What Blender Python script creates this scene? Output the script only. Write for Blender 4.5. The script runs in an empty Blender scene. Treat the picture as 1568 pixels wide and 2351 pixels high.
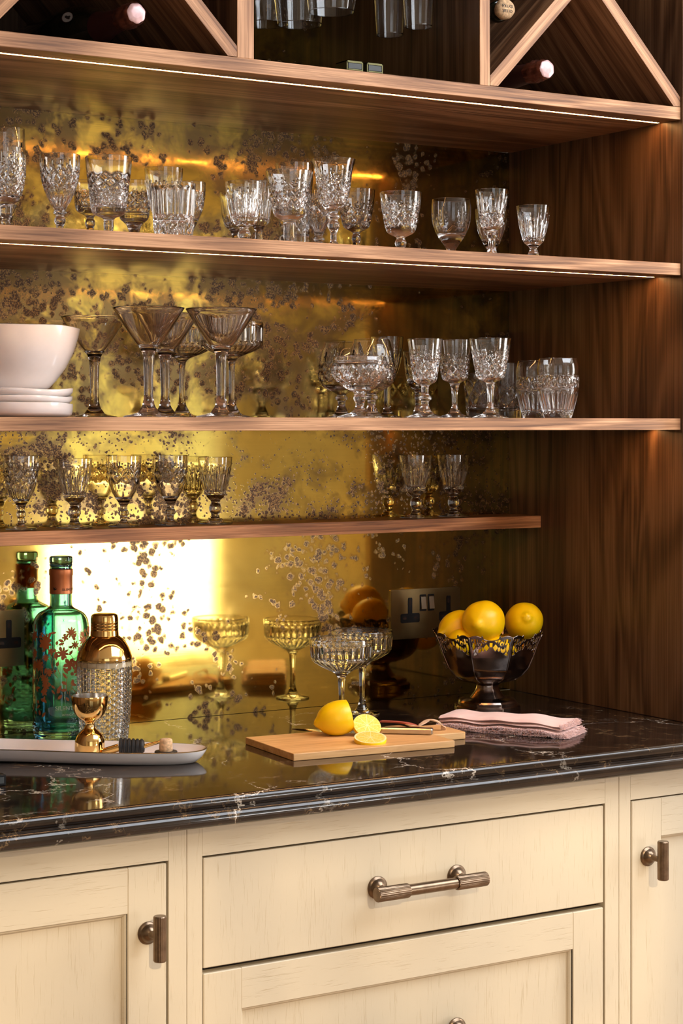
import bpy, math, random
from math import sin, cos, pi, radians, sqrt, atan2
from mathutils import Vector, Matrix
SC = bpy.context.scene
COL = SC.collection

# ------------------------------------------------------------------ camera
CX, CY, CZ, YAW, FPX, HY = -2.1360, -2.8560, 1.3780, 0.55784, 4517.67, 974.94
cam = bpy.data.cameras.new('camera')
cam.sensor_fit = 'VERTICAL'; cam.sensor_height = 36.0
cam.lens = FPX / 2351 * 36.0
cam.shift_y = -(1175.5 - HY) / 2351
cam.clip_start = 0.05
camo = bpy.data.objects.new('camera', cam); COL.objects.link(camo)
camo.location = (CX, CY, CZ); camo.rotation_euler = (pi / 2, 0, -YAW)
SC.camera = camo

# ------------------------------------------------------------------ world, lights, exposure
SC.view_settings.view_transform = 'Standard'
SC.view_settings.look = 'None'
SC.view_settings.gamma = 1
SC.view_settings.use_curve_mapping = False
SC.view_settings.exposure = 0.0
try:
    SC.cycles.max_bounces = 18; SC.cycles.transmission_bounces = 18; SC.cycles.glossy_bounces = 8
    SC.cycles.diffuse_bounces = 4; SC.cycles.transparent_max_bounces = 8
    SC.cycles.sample_clamp_indirect = 6; SC.cycles.blur_glossy = 0.5
except Exception:
    pass
W = bpy.data.worlds.new('World'); SC.world = W; W.use_nodes = True
wn = W.node_tree.nodes; wl = W.node_tree.links
bg = wn['Background']; bg.inputs[0].default_value = (0.80, 0.86, 0.95, 1); bg.inputs[1].default_value = 1.0

def area(name, loc, rot, sx, sy, power, col):
    l = bpy.data.lights.new(name, 'AREA'); l.shape = 'RECTANGLE'; l.size = sx; l.size_y = sy
    l.energy = power; l.color = col
    o = bpy.data.objects.new(name, l); COL.objects.link(o); o.location = loc; o.rotation_euler = rot
    return o
# daylight standing in the two window openings of the wall opposite the cabinet
area('window_daylight_low', (1.29, -4.27, 0.69), (radians(90), 0, 0), 0.80, 0.50, 25, (1.0, 0.97, 0.95))
area('window_daylight_high', (1.29, -4.27, 1.55), (radians(90), 0, 0), 0.80, 1.2, 2.2, (0.95, 1.0, 0.80))
area('side_window_daylight', (-2.0, -4.27, 1.35), (radians(90), 0, 0), 1.5, 2.0, 7, (1.0, 0.96, 0.92))
area('right_window_daylight', (2.66, -2.05, 1.45), (radians(90), 0, radians(90)), 1.3, 2.1, 78, (1.0, 0.96, 0.91))
area('roof_daylight', (0.55, -2.0, 2.66), (0, 0, 0), 2.0, 1.7, 88, (0.88, 0.93, 1.0))
sun = bpy.data.lights.new('sun', 'SUN'); sun.energy = 2.6; sun.angle = radians(1.5); sun.color = (1.0, 0.80, 0.55)
suno = bpy.data.objects.new('sun', sun); COL.objects.link(suno)
SUN_DIR = Vector((0.31, 1.0, -0.47)).normalized()
suno.rotation_euler = SUN_DIR.to_track_quat('-Z', 'Y').to_euler()

# ------------------------------------------------------------------ photo pixel -> point helpers
_r = Vector((cos(YAW), -sin(YAW), 0)); _d = Vector((sin(YAW), cos(YAW), 0)); _C = Vector((CX, CY, CZ))
def ray(x, y): return _d + _r * ((x - 784) / FPX) - Vector((0, 0, (y - HY) / FPX))
def at_y(x, y, Y): D = ray(x, y); return _C + D * ((Y - CY) / D.y)
def at_z(x, y, Z): D = ray(x, y); return _C + D * ((Z - CZ) / D.z)
def ppm(X, Y): return FPX / ((Vector((X, Y, CZ)) - _C).dot(_d))       # photo pixels per metre there

# ------------------------------------------------------------------ node helpers
def mat(name):
    m = bpy.data.materials.new(name); m.use_nodes = True
    nt = m.node_tree; return m, nt, nt.nodes['Principled BSDF']
def nd(nt, t, ins=None, **kw):
    n = nt.nodes.new(t)
    for k, v in kw.items(): setattr(n, k, v)
    for k, v in (ins or {}).items():
        if isinstance(v, bpy.types.NodeSocket): nt.links.new(v, n.inputs[k])
        else: n.inputs[k].default_value = v
    return n
def mth(nt, op, a, b=None, c=None, clamp=False):
    n = nt.nodes.new('ShaderNodeMath'); n.operation = op; n.use_clamp = clamp
    for i, v in enumerate((a, b, c)):
        if v is None: continue
        if isinstance(v, bpy.types.NodeSocket): nt.links.new(v, n.inputs[i])
        else: n.inputs[i].default_value = v
    return n.outputs[0]
def ramp(nt, fac, stops, interp='LINEAR'):
    n = nt.nodes.new('ShaderNodeValToRGB'); nt.links.new(fac, n.inputs[0])
    cr = n.color_ramp; cr.interpolation = interp
    while len(cr.elements) < len(stops): cr.elements.new(0.5)
    for e, (p, c) in zip(cr.elements, stops):
        e.position = p; e.color = (c[0], c[1], c[2], 1) if hasattr(c, '__len__') else (c, c, c, 1)
    return n.outputs[0]
def mixc(nt, fac, a, b, mode='MIX'):
    n = nt.nodes.new('ShaderNodeMix'); n.data_type = 'RGBA'; n.blend_type = mode
    for i, v in ((0, fac), (6, a), (7, b)):
        if isinstance(v, bpy.types.NodeSocket): nt.links.new(v, n.inputs[i])
        elif i == 0: n.inputs[0].default_value = v
        else: n.inputs[i].default_value = (v[0], v[1], v[2], 1)
    return n.outputs[2]
def coords(nt, scale=(1, 1, 1), loc=(0, 0, 0), rot=(0, 0, 0)):
    tc = nt.nodes.new('ShaderNodeTexCoord')
    mp = nd(nt, 'ShaderNodeMapping', {'Vector': tc.outputs['Object'], 'Scale': scale, 'Location': loc, 'Rotation': rot})
    return mp.outputs[0]
def noise(nt, vec, scale, detail=3, rough=0.5, dist=0.0):
    return nd(nt, 'ShaderNodeTexNoise', {'Vector': vec, 'Scale': scale, 'Detail': detail, 'Roughness': rough, 'Distortion': dist}).outputs[0]
def bump(nt, bsdf, h, strength, dist=0.001):
    b = nd(nt, 'ShaderNodeBump', {'Height': h, 'Strength': strength, 'Distance': dist})
    nt.links.new(b.outputs[0], bsdf.inputs['Normal'])
def simple(name, col, rough=0.5, metal=0.0, spec=0.5, coat=0.0, var=0.0, vs=60):
    m, nt, b = mat(name)
    b.inputs['Roughness'].default_value = rough; b.inputs['Metallic'].default_value = metal
    b.inputs['Specular IOR Level'].default_value = spec; b.inputs['Coat Weight'].default_value = coat
    v = coords(nt); n = noise(nt, v, vs, 4)
    lo = [max(0, c * (1 - var)) for c in col]; hi = [min(1, c * (1 + var)) for c in col]
    nt.links.new(ramp(nt, n, [(0.3, lo), (0.7, hi)]), b.inputs['Base Color'])
    return m

def walnut(name, axis, tone=1.0, fs=60, al=1.3):
    m, nt, b = mat(name)
    s = [fs, fs, fs]; s[axis] = al
    v = coords(nt, tuple(s)); n1 = noise(nt, v, 1.0, 6, 0.62, 1.4)
    s2 = [210, 210, 210]; s2[axis] = 7
    v2 = coords(nt, tuple(s2)); n2 = noise(nt, v2, 1.0, 3, 0.6)
    s3 = [7, 7, 7]; s3[axis] = 0.9
    v3 = coords(nt, tuple(s3)); n3 = noise(nt, v3, 1.0, 2, 0.5, 1.0)
    wv = mth(nt, 'SINE', mth(nt, 'MULTIPLY', n3, 46.0))
    g = mth(nt, 'ADD', mth(nt, 'MULTIPLY', n1, 0.75), mth(nt, 'MULTIPLY', wv, 0.10))
    g = mth(nt, 'ADD', g, mth(nt, 'MULTIPLY', n2, 0.22))
    t = tone
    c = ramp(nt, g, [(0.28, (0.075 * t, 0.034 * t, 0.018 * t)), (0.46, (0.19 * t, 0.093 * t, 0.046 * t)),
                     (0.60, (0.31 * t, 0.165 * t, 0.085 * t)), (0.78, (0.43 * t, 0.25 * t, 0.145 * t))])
    nt.links.new(c, b.inputs['Base Color'])
    b.inputs['Roughness'].default_value = 0.42; b.inputs['Specular IOR Level'].default_value = 0.35
    bump(nt, b, n2, 0.12, 0.0006)
    return m
M = {}
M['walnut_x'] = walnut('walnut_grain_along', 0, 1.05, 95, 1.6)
M['walnut_lit_edge'] = walnut('walnut_lit_lipping', 0, 1.85, 230, 5)  # paler copy of the walnut: light on the front edges put into its colour
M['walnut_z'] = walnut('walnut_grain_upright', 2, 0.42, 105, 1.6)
M['walnut_lit_zedge'] = walnut('walnut_upright_lit_lipping', 2, 1.85, 230, 5)  # upright fronts: the same light put into a paler walnut

def cream(name, axis):
    m, nt, b = mat(name)
    s = [620, 620, 620]; s[axis] = 26
    v = coords(nt, tuple(s)); n = noise(nt, v, 1.0, 3, 0.6, 0.4)
    s3 = [9, 9, 9]; s3[axis] = 0.8
    n3 = noise(nt, coords(nt, tuple(s3)), 1.0, 2, 0.5, 0.8)
    ring = mth(nt, 'SINE', mth(nt, 'MULTIPLY', n3, 110.0))
    pore = ramp(nt, mth(nt, 'ADD', n, mth(nt, 'MULTIPLY', ring, 0.06)), [(0.24, 0.0), (0.40, 1.0)])
    c = mixc(nt, mth(nt, 'SUBTRACT', 1.0, pore), (0.53, 0.445, 0.315), (0.45, 0.36, 0.235))
    nt.links.new(c, b.inputs['Base Color'])
    b.inputs['Roughness'].default_value = 0.45
    bump(nt, b, pore, 0.35, 0.0006)
    return m
M['cream_x'] = cream('cream_paint_on_oak_rail', 0)
M['cream_z'] = cream('cream_paint_on_oak_stile', 2)
M['gap'] = simple('dark_cabinet_inside', (0.045, 0.026, 0.014), 0.8)

def brass_sheet():
    m, nt, b = mat('patinated_brass_sheet')
    v = coords(nt)
    sep = nd(nt, 'ShaderNodeSeparateXYZ', {'Vector': v}); z = sep.outputs[2]
    warp = nd(nt, 'ShaderNodeTexNoise', {'Vector': v, 'Scale': 9, 'Detail': 3})
    vw = nd(nt, 'ShaderNodeVectorMath', {0: v, 1: nd(nt, 'ShaderNodeVectorMath', {0: warp.outputs[1], 'Scale': 0.09}, operation='SCALE').outputs[0]}, operation='ADD').outputs[0]
    big = noise(nt, vw, 5.5, 3, 0.55)                      # where the patina gathers
    mid = noise(nt, vw, 21, 3, 0.6)
    clus = mth(nt, 'ADD', mth(nt, 'MULTIPLY', big, 0.55), mth(nt, 'MULTIPLY', mid, 0.45))
    # denser spots and haze towards the left end of the two upper bays
    lft = mth(nt, 'MULTIPLY', ramp(nt, mth(nt, 'MULTIPLY', mth(nt, 'SUBTRACT', -0.80, sep.outputs[0]), 8), [(0.0, 0.0), (1.0, 1.0)]), ramp(nt, mth(nt, 'MULTIPLY', mth(nt, 'SUBTRACT', z, 1.36), 12), [(0.0, 0.0), (0.3, 1.0)]))
    clus = mth(nt, 'ADD', clus, mth(nt, 'MULTIPLY', lft, 0.09))
    # two spot sizes
    warp2 = nd(nt, 'ShaderNodeTexNoise', {'Vector': v, 'Scale': 130, 'Detail': 3})
    vs = nd(nt, 'ShaderNodeVectorMath', {0: v, 1: nd(nt, 'ShaderNodeVectorMath', {0: warp2.outputs[1], 'Scale': 0.007}, operation='SCALE').outputs[0]}, operation='ADD').outputs[0]
    vor1 = nd(nt, 'ShaderNodeTexVoronoi', {'Vector': vs, 'Scale': 74, 'Randomness': 1.0}).outputs[0]
    vor2 = nd(nt, 'ShaderNodeTexVoronoi', {'Vector': vs, 'Scale': 150, 'Randomness': 1.0}).outputs[0]
    # the bay between third and narrow shelf is finely speckled all over
    fine = mth(nt, 'MULTIPLY', ramp(nt, mth(nt, 'MULTIPLY', mth(nt, 'SUBTRACT', z, 1.20), 20), [(0.0, 0.0), (0.08, 1.0)]),
               ramp(nt, mth(nt, 'MULTIPLY', mth(nt, 'SUBTRACT', 1.385, z), 20), [(0.0, 0.0), (0.08, 1.0)]))
    thr = mth(nt, 'ADD', 0.505, mth(nt, 'MULTIPLY', fine, 0.04))
    ex = mth(nt, 'MULTIPLY', mth(nt, 'SUBTRACT', clus, thr), 3.0)            # >0 inside clusters
    lvl1 = mth(nt, 'MINIMUM', mth(nt, 'ADD', 0.20, mth(nt, 'MULTIPLY', ex, 2.0)), 0.50)               # spot radius grows in cluster
    s1 = ramp(nt, mth(nt, 'MULTIPLY_ADD', mth(nt, 'SUBTRACT', lvl1, vor1), 3.2, 0.5), [(0.15, 0.0), (0.85, 1.0)])
    halo = ramp(nt, mth(nt, 'MULTIPLY_ADD', mth(nt, 'SUBTRACT', mth(nt, 'ADD', lvl1, 0.16), vor1), 3.0, 0.5), [(0.2, 0.0), (0.8, 1.0)])
    lvl2 = mth(nt, 'ADD', -0.10, mth(nt, 'ADD', mth(nt, 'MULTIPLY', fine, 0.58), mth(nt, 'MULTIPLY', ex, 0.9)))
    s2 = ramp(nt, mth(nt, 'MULTIPLY_ADD', mth(nt, 'SUBTRACT', lvl2, vor2), 6.0, 0.5), [(0.3, 0.0), (0.7, 1.0)])
    spot = mth(nt, 'MAXIMUM', mth(nt, 'MULTIPLY', s1, 0.92), s2, clamp=True)
    bay = ramp(nt, mth(nt, 'MULTIPLY', mth(nt, 'SUBTRACT', z, 1.19), 12), [(0.0, 0.22), (0.1, 0.12), (0.16, 0.12), (0.2, 0.95)])
    haze = mth(nt, 'MULTIPLY', ramp(nt, mth(nt, 'ADD', clus, mth(nt, 'MULTIPLY', mth(nt, 'SUBTRACT', noise(nt, vw, 60, 3, 0.6), 0.5), 0.12)), [(0.435, 0.0), (0.56, 1.0)]), bay)
    crumb = noise(nt, v, 420, 2, 0.7)
    crumbr = ramp(nt, crumb, [(0.45, 0.0), (0.62, 1.0)])
    # bare metal colour, streaked along the sheet
    strk = noise(nt, coords(nt, (6, 6, 260)), 1.0, 4, 0.6)
    tint = noise(nt, v, 3.2, 2, 0.5)
    metal = mixc(nt, ramp(nt, tint, [(0.35, 0.0), (0.68, 1.0)]), (0.72, 0.44, 0.07), (0.78, 0.58, 0.14))
    metal = mixc(nt, mth(nt, 'MULTIPLY', ramp(nt, strk, [(0.4, 0.0), (0.75, 1.0)]), 0.22), metal, (0.50, 0.36, 0.08))
    grime = ramp(nt, noise(nt, vw, 3.1, 4, 0.6), [(0.40, 0.0), (0.62, 1.0)])
    upper = ramp(nt, mth(nt, 'MULTIPLY', mth(nt, 'SUBTRACT', z, 1.36), 10), [(0.0, 0.50), (0.3, 0.92)])
    metal = mixc(nt, mth(nt, 'MULTIPLY', grime, upper), metal, (0.16, 0.105, 0.030))
    metal = mixc(nt, mth(nt, 'MULTIPLY', halo, 0.5), metal, mixc(nt, fine, (0.40, 0.22, 0.08), (0.60, 0.36, 0.10)))
    metal = mixc(nt, haze, metal, (0.165, 0.105, 0.045))
    dark = mixc(nt, crumbr, (0.060, 0.034, 0.026), (0.34, 0.20, 0.075))
    colr = mixc(nt, spot, metal, dark)
    nt.links.new(colr, b.inputs['Base Color'])
    nt.links.new(mth(nt, 'SUBTRACT', 1.0, mth(nt, 'MULTIPLY', spot, 0.35)), b.inputs['Metallic'])
    ro = mth(nt, 'ADD', 0.035, mth(nt, 'ADD', mth(nt, 'MULTIPLY', spot, 0.28), mth(nt, 'ADD', mth(nt, 'MULTIPLY', haze, 0.10), mth(nt, 'MULTIPLY', strk, 0.03))))
    nt.links.new(ro, b.inputs['Roughness'])
    h = mth(nt, 'ADD', mth(nt, 'MULTIPLY', strk, 0.08), mth(nt, 'MULTIPLY', mth(nt, 'MULTIPLY', spot, crumb), 0.8))
    bump(nt, b, h, 0.07, 0.0005)
    return m
M['brass_sheet'] = brass_sheet()

def stone():
    m, nt, b = mat('black_veined_stone')
    v = coords(nt)
    w = nd(nt, 'ShaderNodeTexNoise', {'Vector': v, 'Scale': 5, 'Detail': 6, 'Roughness': 0.65})
    vw = nd(nt, 'ShaderNodeVectorMath', {0: v, 1: nd(nt, 'ShaderNodeVectorMath', {0: w.outputs[1], 'Scale': 0.28}, operation='SCALE').outputs[0]}, operation='ADD').outputs[0]
    e1 = nd(nt, 'ShaderNodeTexVoronoi', {'Vector': vw, 'Scale': 4.2}, feature='DISTANCE_TO_EDGE').outputs[0]
    e2 = nd(nt, 'ShaderNodeTexVoronoi', {'Vector': vw, 'Scale': 15}, feature='DISTANCE_TO_EDGE').outputs[0]
    msk = ramp(nt, noise(nt, v, 9, 4, 0.6), [(0.46, 0.0), (0.60, 1.0)])
    msk2 = ramp(nt, noise(nt, v, 24, 4, 0.6), [(0.50, 0.0), (0.64, 1.0)])
    l1 = mth(nt, 'MULTIPLY', ramp(nt, e1, [(0.0, 1.0), (0.010, 0.0)]), msk)
    l2 = mth(nt, 'MULTIPLY', ramp(nt, e2, [(0.0, 1.0), (0.030, 0.0)]), msk2)
    base = ramp(nt, noise(nt, v, 12, 5, 0.7), [(0.3, (0.008, 0.005, 0.004)), (0.75, (0.032, 0.019, 0.012))])
    c = mixc(nt, mth(nt, 'MULTIPLY', l2, 0.55), base, (0.36, 0.22, 0.10))
    c = mixc(nt, mth(nt, 'MULTIPLY', l1, 0.9), c, (0.72, 0.62, 0.50))
    nt.links.new(c, b.inputs['Base Color'])
    b.inputs['Roughness'].default_value = 0.07; b.inputs['Specular IOR Level'].default_value = 0.5
    return m
M['stone'] = stone()

def glassm(name, col=(1, 1, 1), rough=0.0, ior=1.52):
    m, nt, b = mat(name)
    b.inputs['Base Color'].default_value = (*col, 1); b.inputs['Transmission Weight'].default_value = 1
    b.inputs['Roughness'].default_value = rough; b.inputs['IOR'].default_value = ior
    return m
M['crystal'] = glassm('lead_crystal', (1, 0.995, 0.985), 0, 1.56)
M['glass'] = glassm('clear_glass', (0.985, 0.985, 0.98), 0, 1.5)
M['smoky'] = glassm('faintly_smoked_glass', (0.93, 0.90, 0.88), 0, 1.5)
M['dull_glass'] = glassm('dusty_clear_glass', (0.95, 0.95, 0.96), 0.05, 1.5)
def absorbing(name, surf, dens, col):
    m = glassm(name, surf, 0.0, 1.48); nt = m.node_tree
    va = nd(nt, 'ShaderNodeVolumeAbsorption', {'Color': (*col, 1), 'Density': dens})
    nt.links.new(va.outputs[0], nt.nodes['Material Output'].inputs['Volume'])
    return m
M['teal'] = glassm('teal_bottle_glass', (0.27, 0.62, 0.74), 0.0, 1.48)
M['dark_bottle'] = simple('dark_bottle_glass', (0.006, 0.009, 0.006), 0.06, 0, 0.8)
M['bronze'] = simple('antiqued_bronze', (0.19, 0.13, 0.085), 0.28, 1.0, var=0.25, vs=90)
M['plate_brass'] = simple('brushed_antique_brass', (0.22, 0.155, 0.07), 0.36, 1.0, var=0.12, vs=30)
M['rocker'] = simple('brass_rocker', (0.52, 0.44, 0.32), 0.28, 1.0)
M['black'] = simple('black_plastic', (0.007, 0.007, 0.008), 0.45, 0, 0.2)
M['rubber'] = simple('black_rubber', (0.012, 0.012, 0.013), 0.55)
M['steel'] = simple('polished_steel', (0.62, 0.58, 0.54), 0.2, 1.0, var=0.08, vs=40)
M['blade'] = simple('dark_mirror_blade', (0.42, 0.40, 0.39), 0.10, 1.0)
M['gold'] = simple('polished_gold_metal', (0.86, 0.56, 0.20), 0.07, 1.0, var=0.04)
M['ceramic'] = simple('white_glazed_ceramic', (0.82, 0.76, 0.73), 0.16, 0, 0.55, 0.3, var=0.02)
M['giltline'] = simple('dark_gilt_rim', (0.16, 0.12, 0.05), 0.3, 0.8)
M['cork'] = simple('cork', (0.62, 0.40, 0.22), 0.85, var=0.35, vs=220)
M['strap'] = simple('tan_leather_strap', (0.70, 0.47, 0.30), 0.6, var=0.12)
M['redstrap'] = simple('red_leather_strap', (0.50, 0.11, 0.07), 0.5, var=0.1)
M['copper'] = simple('copper_neck_label', (0.55, 0.20, 0.085), 0.38, 0.75, var=0.06)
M['copper_print'] = simple('copper_floral_print', (0.42, 0.12, 0.035), 0.5, 0.25)
M['ink'] = simple('black_ink', (0.01, 0.008, 0.008), 0.6)
M['whiteprint'] = simple('pale_print', (0.68, 0.72, 0.66), 0.5)
M['foil'] = simple('pink_foil', (0.30, 0.12, 0.09), 0.30, 0.85, var=0.25, vs=160)
M['foil_end'] = simple('pale_pink_foil_disc', (0.62, 0.40, 0.40), 0.34, 0.35, var=0.15, vs=120)
M['neck_label'] = simple('deep_maroon_neck_wrap', (0.045, 0.012, 0.012), 0.4)
M['catch'] = simple('grey_catch_magnet', (0.05, 0.055, 0.055), 0.5, 0.3)
M['catch_trim'] = simple('brass_catch_trim', (0.14, 0.13, 0.06), 0.3, 0.9)
M['wall'] = simple('warm_greige_plaster', (0.48, 0.40, 0.29), 0.8, var=0.03, vs=3)
M['floorm'] = simple('honey_oak_floor', (0.36, 0.22, 0.12), 0.4, var=0.25, vs=5)
M['ceil'] = simple('white_ceiling', (0.75, 0.74, 0.71), 0.9)
M['whitewood'] = simple('white_window_paint', (0.80, 0.79, 0.76), 0.4)

def silver():
    m, nt, b = mat('tarnished_silver')
    v = coords(nt); n = noise(nt, v, 30, 5, 0.65)
    c = ramp(nt, n, [(0.3, (0.13, 0.10, 0.09)), (0.55, (0.36, 0.28, 0.24)), (0.8, (0.52, 0.40, 0.34))])
    nt.links.new(c, b.inputs['Base Color']); b.inputs['Metallic'].default_value = 1
    nt.links.new(ramp(nt, n, [(0.3, 0.14), (0.8, 0.26)]), b.inputs['Roughness'])
    return m
M['silver'] = silver()
def lemonm():
    m, nt, b = mat('lemon_peel')
    v = coords(nt); n = noise(nt, v, 16, 3)
    nt.links.new(ramp(nt, n, [(0.3, (0.93, 0.53, 0.0)), (0.7, (0.97, 0.66, 0.003))]), b.inputs['Base Color'])
    b.inputs['Roughness'].default_value = 0.36
    b.inputs['Subsurface Weight'].default_value = 0.05; b.inputs['Subsurface Radius'].default_value = (0.01, 0.006, 0.001)
    vo = nd(nt, 'ShaderNodeTexVoronoi', {'Vector': v, 'Scale': 850}).outputs[0]
    bump(nt, b, vo, 0.12, 0.0005)
    return m
M['lemon'] = lemonm()
def fleshm():
    # cut face: pith ring, membranes between segments, in the face's own polar coordinates (local XY)
    m, nt, b = mat('lemon_flesh')
    tc = nt.nodes.new('ShaderNodeTexCoord')
    s = nd(nt, 'ShaderNodeSeparateXYZ', {'Vector': tc.outputs['Object']})
    ang = mth(nt, 'ARCTAN2', s.outputs[1], s.outputs[0])
    r = mth(nt, 'SQRT', mth(nt, 'ADD', mth(nt, 'MULTIPLY', s.outputs[0], s.outputs[0]), mth(nt, 'MULTIPLY', s.outputs[1], s.outputs[1])))
    sp = mth(nt, 'ABSOLUTE', mth(nt, 'SINE', mth(nt, 'MULTIPLY', ang, 4.5)))
    seg = ramp(nt, mth(nt, 'MULTIPLY', sp, mth(nt, 'MULTIPLY', r, 60)), [(0.03, 0.0), (0.16, 1.0)])
    inn = ramp(nt, mth(nt, 'MULTIPLY', r, 40), [(0.82, 1.0), (0.88, 0.0)])
    pulp = ramp(nt, noise(nt, coords(nt), 320, 2), [(0.3, (0.90, 0.56, 0.06)), (0.7, (0.96, 0.74, 0.20))])
    c = mixc(nt, mth(nt, 'MULTIPLY', seg, inn), (0.95, 0.80, 0.40), pulp)
    nt.links.new(c, b.inputs['Base Color']); b.inputs['Roughness'].default_value = 0.22
    b.inputs['Subsurface Weight'].default_value = 0.3; b.inputs['Subsurface Radius'].default_value = (0.01, 0.006, 0.002)
    return m
M['flesh'] = fleshm()
def boardm():
    m, nt, b = mat('oiled_beech_board')
    n1 = noise(nt, coords(nt, (5, 60, 60)), 1.0, 5, 0.6, 1.2)
    n2 = noise(nt, coords(nt, (26, 420, 420)), 1.0, 2, 0.6)
    g = mth(nt, 'ADD', mth(nt, 'MULTIPLY', n1, 0.75), mth(nt, 'MULTIPLY', n2, 0.25))
    nt.links.new(ramp(nt, g, [(0.32, (0.46, 0.22, 0.075)), (0.5, (0.66, 0.36, 0.14)), (0.7, (0.78, 0.48, 0.22))]), b.inputs['Base Color'])
    b.inputs['Roughness'].default_value = 0.42; bump(nt, b, n2, 0.15, 0.0004)
    return m
M['board'] = boardm()
def clothm():
    m, nt, b = mat('pale_pink_linen')
    v = coords(nt)
    w = mth(nt, 'ADD', mth(nt, 'SINE', mth(nt, 'MULTIPLY', nd(nt, 'ShaderNodeSeparateXYZ', {'Vector': v}).outputs[0], 6000)),
            mth(nt, 'SINE', mth(nt, 'MULTIPLY', nd(nt, 'ShaderNodeSeparateXYZ', {'Vector': v}).outputs[1], 6000)))
    n = noise(nt, v, 45, 4)
    nt.links.new(ramp(nt, n, [(0.3, (0.72, 0.47, 0.42)), (0.7, (0.80, 0.56, 0.51))]), b.inputs['Base Color'])
    b.inputs['Roughness'].default_value = 0.9; b.inputs['Sheen Weight'].default_value = 0.3
    bump(nt, b, w, 0.1, 0.0003)
    return m
M['linen'] = clothm()
def emit(name, col, s):
    m, nt, b = mat(name)
    b.inputs['Base Color'].default_value = (1, 1, 1, 1)
    b.inputs['Emission Color'].default_value = (*col, 1); b.inputs['Emission Strength'].default_value = s
    return m
M['led'] = emit('warm_led_strip', (1.0, 0.48, 0.16), 95)
M['channel'] = simple('led_channel', (0.7, 0.6, 0.5), 0.5)

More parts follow.
